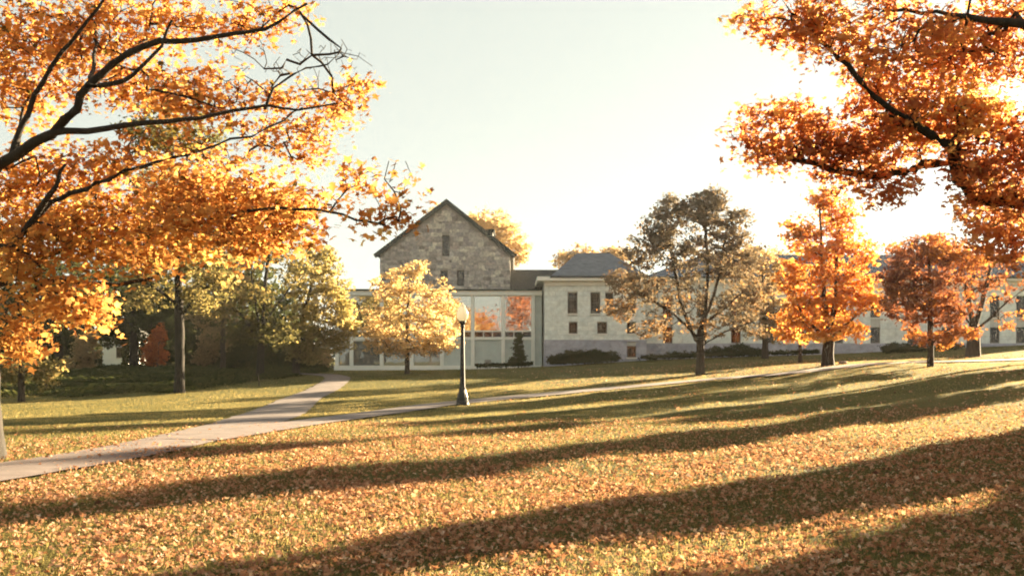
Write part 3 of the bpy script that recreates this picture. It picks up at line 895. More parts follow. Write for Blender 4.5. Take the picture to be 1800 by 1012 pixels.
lm_blobs = [
 (60,60,110,80,70),(180,40,110,70,62),(300,30,90,45,36),(425,40,70,38,26),(505,18,38,20,12),(40,160,75,60,36),(150,120,90,60,40),
 (270,150,95,45,36,0,-.1),(365,135,45,30,12),(345,185,75,30,24),(400,150,30,20,6),(60,310,90,60,44),(165,300,80,50,38),
 (335,320,105,55,70,-1),(430,345,95,50,60,-1.5),(510,365,45,38,24,-2),(330,405,105,45,60,-1.5),(430,415,75,38,34,-1.8),(515,400,45,25,14,-2.2),(200,410,110,60,62,-.5),
 (75,430,100,60,56,-1),(95,520,90,40,48,-1,.12),(155,545,36,22,16,-1.2,.12),(25,575,35,30,14,-1,.05),(48,612,24,16,8,-1),
 (260,240,60,25,8,0,-.45),(330,250,70,22,14,1,-.4),
 (480,172,50,13,12,1),(560,168,55,16,13,1),(630,155,28,12,8,1),(590,186,40,10,7,1),(460,222,60,10,10,1.5),(556,216,50,10,10,1.8),(602,200,24,8,4,1.8),
 (480,252,32,9,6,1.5),(520,275,26,12,7,1.5),(563,262,19,9,5,1.5),(543,236,35,8,5,1.8),(400,275,40,15,8,1),
 (615,304,34,9,4,-2.5),(645,328,40,9,4,-2.6),(703,334,24,8,3,-2.7),(685,362,38,14,5,-2.8),(697,388,22,10,4,-2.8),(590,300,20,6,2,-2.5),(575,350,24,10,3,-2.5),(640,392,30,6,2,-2.8),(655,305,18,6,2,-2.6),
 (60,380,90,30,24),(160,370,80,30,24),(250,360,70,40,26),(20,420,50,50,24),(230,440,90,40,26),(440,385,70,30,18),(20,330,50,40,18),(210,270,60,30,10),
 (-60,120,90,110,40),(-80,320,80,90,26),(-200,60,140,120,60),(-180,-140,200,110,60),(60,-110,160,80,40),(250,-90,120,60,20),(400,-60,90,40,12),
 (-340,120,120,100,80),(-220,120,90,90,60,4),(-250,120,90,90,60,-4),(-60,470,70,60,16),
]
lm_bare = [(450,110,60,45,26,.9),(540,110,60,40,34,.8),(600,95,40,25,16,.7),(620,115,40,25,12,.8),(420,150,30,30,14,1),(690,300,35,30,8,-2.6)]
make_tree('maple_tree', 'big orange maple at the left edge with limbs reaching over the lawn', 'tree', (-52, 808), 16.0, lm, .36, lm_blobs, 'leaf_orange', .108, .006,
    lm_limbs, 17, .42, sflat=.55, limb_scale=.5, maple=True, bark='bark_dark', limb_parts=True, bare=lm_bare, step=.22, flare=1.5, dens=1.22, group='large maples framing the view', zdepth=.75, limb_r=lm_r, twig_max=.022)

rm = [(2085,700,0),(2080,600,.1),(2070,500,.1),(2060,400,0),(2050,280,-.1),(2040,150,-.1),(2030,0,0),(2020,-140,.2)]
rm_limbs = [
 [(2050,260,0),(1960,180,-.2),(1880,90,-.4),(1800,46,-.6),(1700,30,-.7),(1620,23,-.8),(1568,17,-.9),(1532,33,-.9),(1498,50,-1)],
 [(1700,30,-.7),(1635,44,-.8),(1603,71,-.9),(1570,86,-1)],
 [(2062,420,0),(1960,395,.3),(1880,370,.4),(1800,357,.5),(1734,348,.5),(1702,335,.5),(1672,291,.5),(1619,290,.4),(1587,302,.3),(1516,304,.2),(1437,292,.1),(1382,278,0)],
 [(1690,320,.5),(1675,262,0),(1655,252,-.3),(1615,222,-.5),(1556,182,-.7),(1516,146,-.9),(1489,116,-1),(1453,83,-1.1),(1410,37,-1.2),(1372,2,-1.3)],
 [(2040,150,0),(1960,60,1.2),(1870,-20,2.2),(1780,-80,3)],
 [(2055,320,0),(1980,270,-1.2),(1900,230,-2.0),(1830,160,-2.6),(1770,130,-3)],
 [(2040,180,0),(2120,80,.6),(2200,0,1.0),(2290,-60,1.4)],
 [(2050,260,0),(2110,200,1.8),(2150,120,3.2)],
 [(2062,440,0),(1990,450,1.2),(1900,430,2.0),(1810,420,2.6),(1740,400,3)],
]
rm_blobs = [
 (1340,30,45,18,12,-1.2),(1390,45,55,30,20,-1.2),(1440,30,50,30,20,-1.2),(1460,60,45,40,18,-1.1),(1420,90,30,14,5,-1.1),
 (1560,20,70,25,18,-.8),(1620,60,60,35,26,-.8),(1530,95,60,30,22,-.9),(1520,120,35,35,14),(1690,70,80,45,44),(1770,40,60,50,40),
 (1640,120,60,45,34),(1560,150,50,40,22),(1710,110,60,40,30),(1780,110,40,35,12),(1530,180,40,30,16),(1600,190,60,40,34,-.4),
 (1690,175,60,45,50,-.3,.28),(1740,200,60,35,34,0,.2),(1660,220,60,35,36),(1590,235,60,35,28),(1540,230,50,30,22,0,-.05),  # raised tone here paints a sunlit yellow patch into the leaf colour
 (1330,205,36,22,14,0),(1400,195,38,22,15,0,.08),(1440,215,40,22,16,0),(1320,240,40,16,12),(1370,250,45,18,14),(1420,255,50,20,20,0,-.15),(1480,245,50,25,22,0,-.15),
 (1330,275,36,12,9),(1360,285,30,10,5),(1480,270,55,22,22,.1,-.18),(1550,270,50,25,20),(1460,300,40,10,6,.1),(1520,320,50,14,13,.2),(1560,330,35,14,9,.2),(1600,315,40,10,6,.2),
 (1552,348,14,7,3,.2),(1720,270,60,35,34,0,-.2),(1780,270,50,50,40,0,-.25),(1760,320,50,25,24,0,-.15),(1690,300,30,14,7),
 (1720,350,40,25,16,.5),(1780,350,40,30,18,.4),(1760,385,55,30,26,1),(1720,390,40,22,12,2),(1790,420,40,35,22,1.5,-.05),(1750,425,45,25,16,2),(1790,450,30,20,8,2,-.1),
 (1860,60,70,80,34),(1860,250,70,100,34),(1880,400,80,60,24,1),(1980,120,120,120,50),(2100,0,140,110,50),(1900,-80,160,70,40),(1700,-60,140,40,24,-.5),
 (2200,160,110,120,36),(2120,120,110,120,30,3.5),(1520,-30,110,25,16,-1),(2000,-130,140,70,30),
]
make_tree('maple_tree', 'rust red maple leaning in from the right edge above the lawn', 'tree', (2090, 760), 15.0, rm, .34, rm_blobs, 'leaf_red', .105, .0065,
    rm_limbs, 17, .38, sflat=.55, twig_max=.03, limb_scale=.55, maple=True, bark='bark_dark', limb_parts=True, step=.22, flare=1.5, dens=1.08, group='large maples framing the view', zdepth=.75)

# ------------------------------------------------------------------ trees on the lawn and beside the buildings
make_tree('small_tree', 'small golden leaved tree on a thin trunk before the glass annexe', 'tree', (715,655), 58, [(716,620),(716,580),(718,530),(722,490)], .13,
    [(720,560,80,60,90),(700,505,48,36,36),(675,600,42,26,24),(770,595,42,36,36),(758,520,38,36,30),(730,480,24,20,10),(658,570,28,36,18),(700,610,60,18,20),(790,560,22,40,12),(740,470,10,12,3)],
    'leaf_gold', .15, .006, spray_n=24, spray_r=.44, upness=.5, dens=1.5)
make_tree('lawn_tree', 'tall grey brown tree with thinning round crown and many rising limbs', 'tree', (1230,660), 52, [(1231,625),(1231,595),(1240,540),(1244,470),(1240,400),(1238,355)], .2,
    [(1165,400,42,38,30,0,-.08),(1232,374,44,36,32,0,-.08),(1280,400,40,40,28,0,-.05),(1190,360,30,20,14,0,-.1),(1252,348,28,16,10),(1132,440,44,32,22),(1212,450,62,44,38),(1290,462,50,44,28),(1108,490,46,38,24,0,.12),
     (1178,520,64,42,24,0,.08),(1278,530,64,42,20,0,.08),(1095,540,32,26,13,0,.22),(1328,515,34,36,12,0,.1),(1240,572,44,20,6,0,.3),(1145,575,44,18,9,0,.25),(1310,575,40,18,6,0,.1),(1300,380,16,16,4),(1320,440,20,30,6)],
    'leaf_greybrown', .15, .006, [[(1231,600),(1205,570),(1160,535),(1105,505)],[(1236,570),(1275,540),(1320,500)],[(1228,605),(1200,540),(1185,470),(1172,400)],[(1240,560),(1262,490),(1276,410)],[(1230,612),(1270,585),(1325,565)]],
    spray_n=24, spray_r=.46, upness=.5, bare=[(1230,450,110,90,40),(1180,540,70,50,30),(1280,550,70,50,30)], dens=2.5)
make_tree('background_tree', 'pale tan tree fading behind the grey brown lawn tree', 'tree', (1345,628), 68, [(1345,600),(1343,540),(1340,480)], .2,
    [(1320,465,46,30,24),(1345,520,52,50,44),(1375,480,30,34,16),(1365,580,34,26,16),(1310,545,40,40,22),(1300,460,30,18,8)], 'leaf_tan', .2, .007, spray_n=22, spray_r=.55, upness=.5, dens=1.8)
make_tree('small_tree', 'small orange tree with thin trunk left of the brightest orange tree', 'tree', (1406,634), 58, [(1406,610),(1405,580),(1405,540)], .1,
    [(1388,560,32,26,20),(1415,545,28,28,18),(1400,592,34,12,12,0,.2),(1380,585,18,14,7)], 'leaf_bright', .16, .006, spray_n=24, spray_r=.42, upness=.5, dens=1.7)
make_tree('lawn_tree', 'brightest orange tree with stout trunk and two rising leaders', 'tree', (1455,640), 50, [(1456,610),(1458,585),(1448,520),(1444,440),(1441,360)], .26,
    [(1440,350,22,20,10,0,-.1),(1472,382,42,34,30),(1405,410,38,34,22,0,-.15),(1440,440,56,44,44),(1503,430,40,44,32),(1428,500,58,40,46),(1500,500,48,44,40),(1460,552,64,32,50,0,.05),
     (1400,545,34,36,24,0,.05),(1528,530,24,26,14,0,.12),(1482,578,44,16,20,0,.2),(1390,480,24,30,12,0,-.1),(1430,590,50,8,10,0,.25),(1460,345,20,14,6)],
    'leaf_bright', .165, .006, [[(1458,588),(1470,510),(1470,430),(1482,385)],[(1456,600),(1420,565),(1392,535)],[(1458,595),(1505,555),(1545,538)]], spray_n=25, spray_r=.44, upness=.5, dens=1.6)
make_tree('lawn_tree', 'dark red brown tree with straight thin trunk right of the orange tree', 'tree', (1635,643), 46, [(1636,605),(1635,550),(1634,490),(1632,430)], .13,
    [(1600,445,34,28,18,0,-.1),(1652,438,44,26,26,0,.3),(1580,485,34,38,24,0,-.15),(1640,490,58,42,42,0,-.1),(1702,452,38,24,20,0,.3),(1600,535,48,42,36),(1672,540,44,38,32),(1640,592,46,16,20,0,.25),(1690,585,32,14,10,0,.2),(1566,520,20,40,12)],  # raised tones paint sunlit orange onto the crown's top and bottom edges
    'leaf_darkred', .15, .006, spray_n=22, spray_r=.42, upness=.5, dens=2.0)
make_tree('lawn_tree', 'forked tree with dark stout trunk and thin pinkish orange leaves', 'tree', (1710,628), 58, [(1711,600),(1711,575),(1705,540),(1695,490),(1690,450)], .33,
    [(1745,495,56,36,22,0,.1),(1690,475,38,34,18,0,.1),(1780,560,28,18,8,0,.35),(1790,500,28,36,10,0,.2),(1700,525,40,26,12),(1670,500,30,30,10),(1740,455,50,24,14)],
    'leaf_darkred', .17, .007, [[(1711,585),(1740,560),(1765,535),(1800,508)],[(1711,580),(1690,550),(1660,515)],[(1713,575),(1730,520),(1742,465)]], spray_n=18, spray_r=.5, upness=.5, bare=[(1740,480,70,50,34)], dens=1.05)
make_tree('background_tree', 'purple brown tree rising above the far wing with bare top twigs', 'tree', (1610,620), 98, [(1610,560),(1610,500),(1612,440)], .3,
    [(1590,450,36,34,26),(1650,432,46,24,26),(1572,490,24,40,20),(1640,470,60,34,30),(1700,460,40,30,18)], 'leaf_darkred', .28, .012, spray_n=20, spray_r=.8, upness=.4, bare=[(1640,410,60,22,40),(1590,420,30,20,14)], dens=1.8)
make_tree('background_tree', 'sunlit golden tree rising behind the stone gable', 'tree', (840,640), 112, [(840,560),(842,480),(845,400)], .4,
    [(800,388,44,24,28),(858,395,46,28,36),(898,428,32,42,34),(880,402,34,26,24),(770,372,16,12,8),(850,440,60,40,40),(915,445,16,24,10)], 'leaf_gold', .3, .012, spray_n=24, spray_r=.9, upness=.4, dens=1.8)
make_tree('background_tree', 'golden tree showing just above the hipped slate roof', 'tree', (1040,640), 112, [(1040,560),(1040,500),(1040,455)], .35,
    [(1000,458,28,20,18),(1040,450,42,18,26),(1085,450,30,18,18),(1050,480,70,24,20)], 'leaf_tan', .3, .012, spray_n=24, spray_r=.9, upness=.4, dens=1.8)
make_tree('background_tree', 'tan tree top above the far roof between the lawn trees', 'tree', (1340,630), 116, [(1340,560),(1338,500),(1335,460)], .35,
    [(1300,450,50,20,26),(1360,452,44,20,24),(1340,480,80,24,20)], 'leaf_tan', .3, .012, spray_n=24, spray_r=.9, upness=.4, dens=1.8)

# left wood edge
make_tree('park_tree', 'tall olive tree on a thick dark trunk at the edge of the lit lawn', 'tree', (315,690), 46, [(316,640),(316,580),(314,500),(312,420),(305,330),(300,250),(298,180)], .21,
    [(330,470,80,40,34,0,-.1),(255,500,60,44,26),(300,420,70,50,34,0,-.1),(300,330,80,50,36),(300,240,100,34,50,0,-.3),(300,180,70,40,24),(390,480,36,40,14,0,.1),(360,520,40,30,12)],
    'leaf_olive', .16, .007, [[(316,560),(345,520),(385,490)],[(316,540),(280,510),(240,490)]], spray_n=26, spray_r=.5, bark='bark_dark', upness=.6, dens=1.8)
make_tree('park_tree', 'slender dark trunked tree with sparse grey green crown open to the sky', 'tree', (457,662), 56, [(458,620),(462,560),(468,480),(478,410),(484,340)], .2,
    [(400,470,50,40,30,0,.15),(432,525,54,40,34,0,.15),(485,440,48,40,26,0,.1),(522,470,34,34,16,0,.1),(380,532,44,34,20,0,.2),(472,585,60,30,30,0,-.25),(420,580,50,24,18,0,-.2),(500,380,40,40,16,0,.1),(430,410,40,34,16)],
    'leaf_olive', .16, .006, [[(458,610),(430,560),(395,530)],[(462,570),(500,520),(530,480)],[(460,600),(450,540),(440,470)]], spray_n=22, spray_r=.5, bark='bark_dark', upness=.5, bare=[(470,470,70,70,20)], dens=1.9)
make_tree('park_tree', 'pinkish tan tree lit between the thick trunk and the slender trunk', 'tree', (392,655), 66, [(392,620),(392,560),(390,480)], .16,
    [(385,455,52,36,30),(402,510,50,38,32),(350,520,30,30,14),(370,560,44,24,18,0,-.1),(360,425,40,24,14),(420,470,30,30,12)], 'leaf_tan', .18, .006, spray_n=24, spray_r=.5, upness=.5, dens=1.5)
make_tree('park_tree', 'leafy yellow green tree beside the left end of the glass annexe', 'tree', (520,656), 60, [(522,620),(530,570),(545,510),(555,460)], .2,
    [(560,468,36,36,26,0,-.05),(582,512,40,38,32,0,.15),(604,562,30,38,26,0,.25),(548,560,46,44,40),(518,592,40,34,26,0,-.1),(590,600,30,18,14,0,.2),(540,620,34,18,14,0,.1),(530,500,34,40,20,0,-.15),(555,440,30,14,8)],  # tone rises to the right: the crown's sunlit side is in the leaf colour
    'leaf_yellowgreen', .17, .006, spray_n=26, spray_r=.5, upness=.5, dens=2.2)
make_tree('park_tree', 'little tan leaved tree on a short trunk near the left edge', 'tree', (38,707), 42, [(38,680),(38,650),(40,620)], .13,
    [(45,648,40,26,26),(82,640,28,28,20,0,.15),(20,632,26,26,14,0,-.1),(78,668,20,14,10,0,.1),(10,660,26,18,8)], 'leaf_olive', .13, .005, spray_n=24, spray_r=.38, upness=.5)
for px, py, Y, bl, lab, lm_ in [
    (235,655,72,[(235,560,70,60,80),(205,580,40,32,36),(285,545,40,60,36),(230,490,50,50,36)],'broad dark evergreen behind the thick trunked olive tree','leaf_evergreen'),
    (105,655,78,[(95,560,60,60,60),(140,585,40,44,30),(60,590,50,44,40),(100,480,50,50,30)],'dark evergreen standing under the left maple branches','leaf_evergreen'),
    (10,655,80,[(10,560,60,70,60),(20,610,50,40,40),(-60,560,60,80,50),(0,480,50,50,24)],'dark evergreen at the far left edge','leaf_evergreen'),
    (350,652,84,[(340,560,60,54,60),(390,590,50,40,40),(370,510,50,40,34)],'dense dark evergreen between the two olive trees','leaf_evergreen'),
    (500,650,88,[(490,590,60,40,50),(440,600,50,36,36),(540,600,40,34,24),(490,540,40,40,24)],'dark evergreen behind the yellow green tree','leaf_evergreen')]:
    make_tree('evergreen_tree', lab, 'tree', (px,py), Y, [(px,py-30),(px,py-80),(px,py-150)], .28, bl, lm_, .24, .01, spray_n=30, spray_r=.7, bark='bark_dark', upness=.4, group='dark evergreens in the wood edge')

# shrubs
def shrub(label, px, py, Y, blobs, mat, leaf=.12, sr=.3, n=24, name='shrub', cat='shrub', group=None, dens=3.2):
    return make_tree(name, label, cat, (px, py), Y, [(px, py-6), (px, py-14)], .06, blobs, mat, leaf, .005, spray_n=n, spray_r=sr, step=.3, upness=.4, group=group, dens=dens, flare=1.1)
shrub('pale tan shrub at the wood edge below the left maple', 152, 650, 64, [(150,612,24,32,24),(140,635,26,16,12),(162,590,14,16,6)], 'leaf_tan', .14)
shrub('pinkish tan shrub between the thick trunk and the slender tree', 376, 648, 74, [(376,605,30,30,30),(360,625,24,18,14),(392,600,16,26,10)], 'leaf_tan', .15)
shrub('red orange shrub glowing beside the thick tree trunk', 277, 650, 70, [(278,585,14,18,14),(272,612,18,18,18),(262,630,16,12,8),(283,625,12,16,8)], 'leaf_redshrub', .14)
shrub('brown green bush low behind the slender tree', 425, 655, 70, [(425,630,44,20,30),(400,640,30,12,12)], 'leaf_bush', .14)
shrub('dark round bush where the path meets the annexe', 545, 655, 66, [(543,636,18,18,24),(556,645,18,10,12),(530,644,10,10,6)], 'leaf_bush', .12)
shrub('low orange shrub against the left post of the annexe', 572, 652, 70, [(572,622,14,14,12),(566,636,14,10,8)], 'leaf_gold', .12)
shrub('wide clipped dark hedge bush below the pavilion windows', 1028, 644, 71, [(985,633,22,10,26),(1010,628,26,13,34),(1045,627,28,13,38),(1075,630,18,12,24),(1030,636,50,7,30)], 'leaf_bush', .11, .26, 34)
shrub('low dark bush at the foot of the annexe panels', 890, 652, 72, [(870,645,22,5,16),(900,643,20,7,16),(925,643,16,7,12),(848,648,14,4,8)], 'leaf_bush', .11, .24)
shrub('small pointed dark conifer against the right annexe pane', 911, 650, 73, [(911,632,16,12,22),(911,615,11,12,16),(912,600,6,10,8),(913,590,3,6,4)], 'leaf_evergreen', .11, .22)
shrub('low dark bush behind the grey brown lawn tree', 1175, 642, 72, [(1150,634,26,6,16),(1185,628,24,10,22),(1215,626,20,10,18)], 'leaf_bush', .12, .26)
shrub('dark bush just right of the grey brown lawn tree', 1285, 636, 72, [(1262,622,24,13,28),(1300,618,28,15,36),(1330,622,18,12,18)], 'leaf_bush', .12, .28)
shrub('rounded dark bush between the orange tree and the red brown tree', 1585, 632, 70, [(1570,616,24,13,32),(1605,614,26,14,36),(1588,623,36,8,22)], 'leaf_bush', .12, .28)
shrub('dark bush left of the forked tree trunk', 1665, 632, 72, [(1660,612,18,14,20),(1680,618,14,10,12)], 'leaf_bush', .12, .28)
shrub('low scrub left of the brightest orange tree', 1385, 636, 74, [(1365,626,20,6,12),(1400,625,20,6,12),(1425,625,18,6,10)], 'leaf_bush', .12, .26)

# ------------------------------------------------------------------ the far wood, and a pale house in its gap
P = []; T = []
n = 26000
xs = rng.uniform(-130, -26, n); ys = rng.uniform(104, 135, n)
hmax = 11 + 5 * np.sin(xs * .35) + 3 * np.sin(xs * .9 + 1)
hmax *= np.clip((-24 - xs) / 8, .35, 1)
zs = gz(xs, ys) + rng.random(n) ** .7 * hmax
me = leaves_mesh('far_wood', np.c_[xs, ys, zs], rng.normal(size=(n, 3)) + np.array([0, 0, .5]), rng.uniform(.5, 1.1, n), np.clip(rng.normal(.35, .2, n), 0, 1), False)
o = link('far_wood', me, M['leaf_evergreen'], None, 'stuff'); o['label'] = 'dark mass of trees beyond the left lawn'; o['category'] = 'wood'

n = 16000
xs = rng.uniform(-62, -15, n); ys = rng.uniform(78, 88, n)
hm = 2.6 + 1.1*np.sin(xs*.8) + .7*np.sin(xs*2.1+1)
zs = gz(xs, ys) + rng.random(n)**.8 * hm * np.sqrt(np.clip(1 - ((ys-83)/5.5)**2, .05, 1))
k_ = np.abs(900 + xs/ys*F - 197) > 18
xs, ys, zs = xs[k_], ys[k_], zs[k_]; n = len(xs)
me = leaves_mesh('undergrowth', np.c_[xs, ys, zs], rng.normal(size=(n, 3)), rng.uniform(.2, .42, n), np.clip(rng.normal(.45, .25, n), 0, 1), False)
o = link('undergrowth', me, M['leaf_bush'], None, 'stuff'); o['label'] = 'dark undergrowth along the wood edge on the left'; o['category'] = 'undergrowth'

n = 60000
xs = rng.uniform(-48, -8, n); ys = rng.uniform(44, 79, n)
pq = 900 + xs/ys*F
edge = np.interp(pq, [0, 60, 300, 420, 500, 560, 600], [44, 44.5, 46.5, 51, 56, 62, 70]) + rng.normal(0, .25, n) + .5*np.sin(xs*1.7)
k_ = (ys > edge) & (pq < 575) & (pq > -60) & (path_dist(xs, ys) > .25)
xs, ys = xs[k_], ys[k_]; n = len(xs)
zs = gz(xs, ys) + rng.uniform(.02, .38, n) * (.55 + .45*np.sin(xs*.9)*np.cos(ys*.8))
me = leaves_mesh('ground_cover', np.c_[xs, ys, zs], rng.normal(0, .5, (n, 3)) + np.array([0, 0, .9]), rng.uniform(.16, .34, n), np.clip(rng.normal(.55, .25, n), 0, 1), False)
o = link('ground_cover', me, M['leaf_evergreen'], None, 'stuff'); o['label'] = 'dark green ground cover under the trees on the left'; o['category'] = 'ground cover'

hx0, hx1, hy = W(180, 92), W(226, 92), 92.0
hz = float(gz(hx0, hy))
cot = thing('cottage', 'pale cottage wall glimpsed low between dark evergreens on the left', 'house', (hx0, hy, hz))
Lx = hx1 - hx0
MB().box(0, Lx, 0, 5, -.5, 2.5).obj('wall', M['white_paint'], cot)
MB().add([(-.3,-.4,2.45),(Lx+.3,-.4,2.45),(Lx+.3,2.5,4.2),(-.3,2.5,4.2),(-.3,5.4,2.45),(Lx+.3,5.4,2.45)], [(0,1,2,3),(3,2,5,4),(0,3,4),(1,5,2),(0,4,5,1)]).obj('roof', M['dark_roof'], cot)
for k in (1.3,): window(cot, k, k+.7, .8, 1.8, 0, 2, 2, recess=-.05, sill=False)

# ------------------------------------------------------------------ small things on the lawn
sx, sy = ground_at(455, 680); sz = float(gz(sx, sy))
st = thing('sapling', 'thin bare sapling leaning at the edge of the shaded lawn', 'sapling', (sx, sy, sz))
def twig_path(pts, r0, r1, n=6):
    b = MB(); pts = [np.array(p, float) for p in pts]
    rs = np.linspace(r0, r1, len(pts))
    for p, r in zip(pts, rs):
        b.v += [(float(p[0]+r*math.cos(2*math.pi*i/n)), float(p[1]+r*math.sin(2*math.pi*i/n)), float(p[2])) for i in range(n)]
    for k in range(len(pts)-1):
        for i in range(n): b.f.append((k*n+i, k*n+(i+1) % n, (k+1)*n+(i+1) % n, (k+1)*n+i))
    return b
twig_path([(0,0,-.1),(.01,0,.25),(-.03,0,.5),(-.08,.02,.66),(-.17,.02,.78),(-.24,.03,.82)], .035, .012).obj('stem', M['bark'], st)
twig_path([(-.03,0,.5),(.03,0,.62),(.06,0,.75)], .014, .006).obj('twig', M['bark'], st)
wx, wy = ground_at(1478, 741); wz = float(gz(wx, wy))
wd = thing('dry_weed', 'single dry grass stalk standing at the shadow edge', 'weed', (wx, wy, wz))
M['straw'] = plain_mat('straw', (.45, .30, .17), .8)
twig_path([(0,0,-.02),(.02,0,.09),(.06,0,.18),(.075,0,.26),(.07,0,.32)], .007, .003, 5).obj('stalk', M['straw'], wd)
twig_path([(.06,0,.18),(.10,.01,.21),(.12,.01,.26)], .004, .002, 5).obj('blade', M['straw'], wd)
rx, ry = ground_at(1482, 640); rz = float(gz(rx, ry))
rk = MB(); 
rk.lathe([(.08,-.05),(.15,.02),(.17,.08),(.14,.14),(.06,.17)], n=10)
rk.v = [(x*1.35+random.uniform(-.02,.02), y+random.uniform(-.03,.03), z+random.uniform(-.015,.015)) for x, y, z in rk.v]
ro = rk.obj('field_stone', M['path'], None); ro.location = (rx, ry, rz); ro['label'] = 'pale rounded stone on the lawn beside the orange tree trunk'; ro['category'] = 'stone'

# ------------------------------------------------------------------ trees outside the frame to the right: they stand between the sun and the lawn
ca, sa = math.cos(SUN_AZ), math.sin(SUN_AZ)
def shade_tree(s, t, hs, label, mat='leaf_bright', tr=.2, n=26):
    """s: distance across the sun's direction, t: along it; hs: (height, radius, sprays)"""
    hs = [(h[0]*.85, h[1]) + tuple(h[2:]) for h in hs]
    x, y = t*sa + s*ca, t*ca - s*sa
    z = float(gz(x, y))
    pxp = lambda q: 900 + q[0]/y*F
    pyp = lambda q: HZ - (z + q - CZ)/y*F
    bx = 900 + x/y*F
    make_tree('row_tree', label, 'tree', (x, y, z), y, [(bx, pyp(h)) for h in np.linspace(1, hs[-1][0], 5)], tr,
        [(bx + (hh[3]/y*F if len(hh) > 3 else 0), pyp(hh[0]), hh[1]/y*F, hh[1]*.8/y*F, hh[2]) for hh in hs], mat, .30, .007, spray_n=n, spray_r=.5, upness=.3, group='row of trees beyond the right edge', zdepth=1.0, dens=2.6)
shade_tree(-1.8, 25, [(3,2.4,66),(5,2.5,70),(7.5,2.3,50),(9.5,1.4,20)], 'broad maple outside the right edge nearest the camera')
shade_tree(-5.5, 31, [(2.0,1.1,30),(3.2,1.2,44),(4.4,1.1,40),(5.2,.7,24,-.7),(5.8,.4,16,-1.2),(7.0,.35,11,-1.3),(8.2,.3,7,-1.3)], 'narrow maple outside the right edge behind the broad one')
shade_tree(-10.9, 46, [(5,1.2,32),(7,1.1,32),(9,1.0,30),(11,.9,26),(12.5,.8,18),(3.5,1.2,24)], 'tall columnar maple outside the right edge')
shade_tree(-13.9, 55, [(4,1.6,50),(5.8,1.5,50),(7.2,.9,20)], 'spreading maple outside the right edge beside the wing', 'leaf_red')
shade_tree(-15.9, 60, [(8,.6,20),(10,.6,20),(12,.6,18),(14,.5,14),(16,.4,10)], 'slim tall maple outside the right edge beside the wing', 'leaf_red')

# trees behind the camera: the annexe glass mirrors them
for k, (x, y, h, m_, lab) in enumerate([(-5.5,-17,10.5,'leaf_darkred','red maple behind the viewpoint mirrored in the left pane'),(1.2,-22,17,'leaf_darkred','rust maple behind the viewpoint mirrored in the right pane'),
      (-14,-20,10,'leaf_orange','orange maple behind the viewpoint mirrored by the golden tree'),(9,-18,11,'leaf_orange','tall orange maple behind the viewpoint')]):
    z = float(gz(x, y)); Y = 100.0
    root = thing('maple_tree', lab, 'tree', (x, y, z), 'maples behind the viewpoint')
    twig_path([(0,0,-.2),(.05,0,1.5),(0,.1,3.5),(.1,0,h*.8)], .28, .06, 9).obj('trunk', M['bark'], root)
    n = 2600
    u = rng.normal(size=(n, 3)); u /= np.linalg.norm(u, axis=1, keepdims=True); u *= (rng.random(n) ** .4)[:, None]
    lob = rng.normal(0, .28, (40, 3)); u = u * .8 + lob[rng.integers(0, 40, n)]
    Pp = u * np.array([3.4, 3.4, h*.36]) + np.array([0, 0, h*.58])
    Pp[:, 2] = np.maximum(Pp[:, 2], 1.0)
    link('crown', leaves_mesh('crown', Pp, rng.normal(size=(n, 3)), rng.uniform(.25, .45, n), np.clip(rng.normal(.4, .2, n), 0, 1), False), M[m_], root, 'stuff')

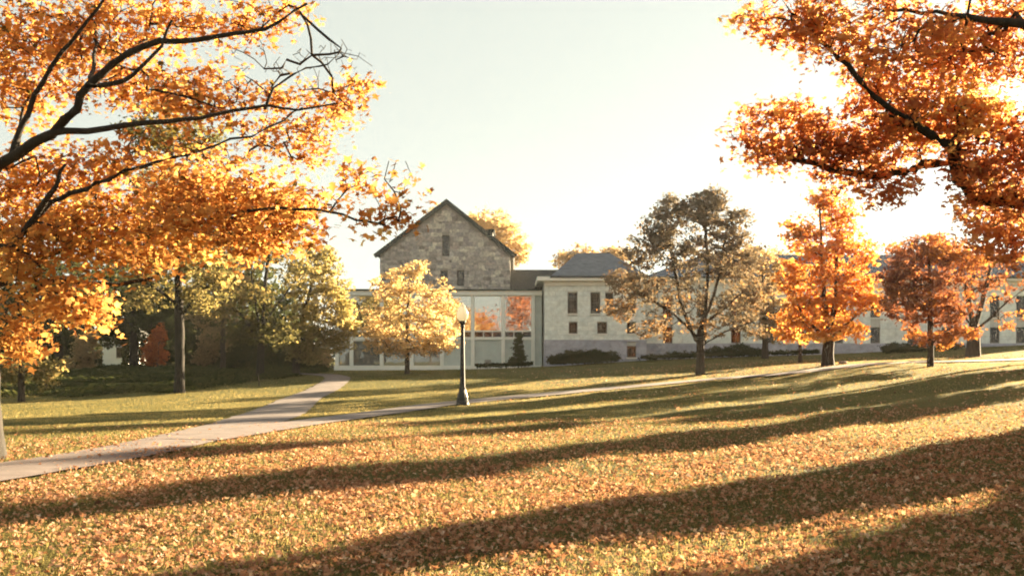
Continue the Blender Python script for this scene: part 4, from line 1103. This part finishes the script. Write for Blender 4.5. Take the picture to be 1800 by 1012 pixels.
# ------------------------------------------------------------------ grass and fallen leaves
def scatter(n, y0, y1, margin=1.12):
    """points spread evenly over the ground that the view takes in between two distances"""
    y = np.sqrt(rng.uniform(y0*y0, y1*y1, n))
    x = rng.uniform(-1, 1, n) * (900/F*margin*y + 1.5)
    return x, y
patch = lambda x, y: (np.sin(x*.9+.3*y)+np.sin(y*1.1-x*.4+2)+np.sin(x*2.3+y*1.9)*.6+np.sin(x*.31-y*.23+1)*1.2) / 3.8
gv, gf, gt_ = [], [], []
off = 0
for n, y0, y1, hgt, wid in [(120000, 6.2, 13, .042, .0065), (110000, 13, 26, .045, .012), (130000, 26, 48, .045, .018), (80000, 48, 82, .05, .036)]:
    x, y = scatter(n, y0, y1)
    k = path_dist(x, y) > rng.uniform(-.06, .06, n)
    x, y = x[k], y[k]; m = len(x)
    z = gz(x, y) + .014 * _h(x, y, 1.6)
    az = rng.uniform(0, 2*np.pi, m); lean = np.abs(rng.normal(.5, .35, m)); H = hgt * rng.uniform(.5, 1.4, m); wd_ = wid * rng.uniform(.6, 1.3, m)
    dx, dy = np.cos(az), np.sin(az)
    side = rng.uniform(0, 2*np.pi, m)
    px_, py_ = np.cos(side)*wd_/2, np.sin(side)*wd_/2
    b = np.stack([x, y, z-.008], -1)
    tip = b + np.stack([dx*np.sin(lean)*H, dy*np.sin(lean)*H, np.cos(lean)*H+.008], -1)
    mid = b + (tip-b)*.6 + np.stack([-dx*H*.08, -dy*H*.08, H*.06], -1)
    pw = np.stack([px_, py_, 0*px_], -1)
    V = np.stack([b-pw, b+pw, mid+pw*.7, tip], 1)
    gv.append(V.reshape(-1, 3))
    i0 = off + np.arange(m)[:, None]*4
    gf.append(np.concatenate([i0+np.array([[0,1,2]]), i0+np.array([[0,2,3]])]))
    sd_ = .16 if y0 < 20 else .06
    t = np.clip(.42 + (.14 if y0 > 20 else .02) + .18*patch(x*.6, y*.6) + rng.normal(0, sd_, m), 0, 1)
    gt_.append(np.repeat(t, 4)); off += m*4
link('grass', mesh_np('grass', np.vstack(gv), np.vstack(gf), np.concatenate(gt_)), M['grass'], None, 'stuff')

def litter(name, n, y0, y1, size, maple, keep):
    x, y = scatter(n, y0, y1)
    k = keep(x, y) > rng.random(n)
    k &= (path_dist(x, y) > rng.uniform(-1.1, .25, n))
    x, y = x[k], y[k]; m = len(x)
    z = gz(x, y) + .014*_h(x, y, 1.6) + rng.uniform(.015, .05, m)
    N = rng.normal(0, .6, (m, 3)); N[:, 2] += .9
    t = np.clip(.5 + rng.normal(0, .24, m), 0, 1)
    me = leaves_mesh(name, np.c_[x, y, z], N, size*np.clip(rng.lognormal(-.05, .38, m), .4, 2.0), t, maple, -.3)
    link(name, me, M['litter'], None, 'stuff')
clump = lambda x, y: np.clip(.58 + .5*patch(x*.8, y*.8) + .6*patch(x*2.7+3, y*2.7) + .7*patch(x*6.1, y*5.3+2) + .4*patch(x*13+1, y*11), .3, 1)
litter('fallen_leaves', 100000, 6.2, 13, .040, True, clump)
litter('fallen_leaves', 150000, 13, 26, .043, False, lambda x, y: clump(x, y)*np.clip((24-y)/8, .25, 1)*np.clip((x+12)/8, .12, 1))
litter('fallen_leaves', 30000, 22, 62, .07, False, lambda x, y: np.clip((x+3)/14, .004, 1)*np.clip(.5+.5*patch(x*.5, y*.5), .1, 1))

# ------------------------------------------------------------------ thin autumn haze over the whole place
hm_, hnt, hout = new_mat('haze')
pv = hnt.nodes.new('ShaderNodeVolumePrincipled')
pv.inputs['Color'].default_value = (0.96, 0.96, 0.96, 1)
pv.inputs['Density'].default_value = 0.00014
pv.inputs['Anisotropy'].default_value = 0.35
hnt.links.new(pv.outputs[0], hout.inputs['Volume'])
if hasattr(hm_, 'cycles'): hm_.cycles.homogeneous_volume = True
hz_ = MB().box(-720, 720, -320, 920, -3.5, 27).obj('haze', hm_, None, 'stuff')
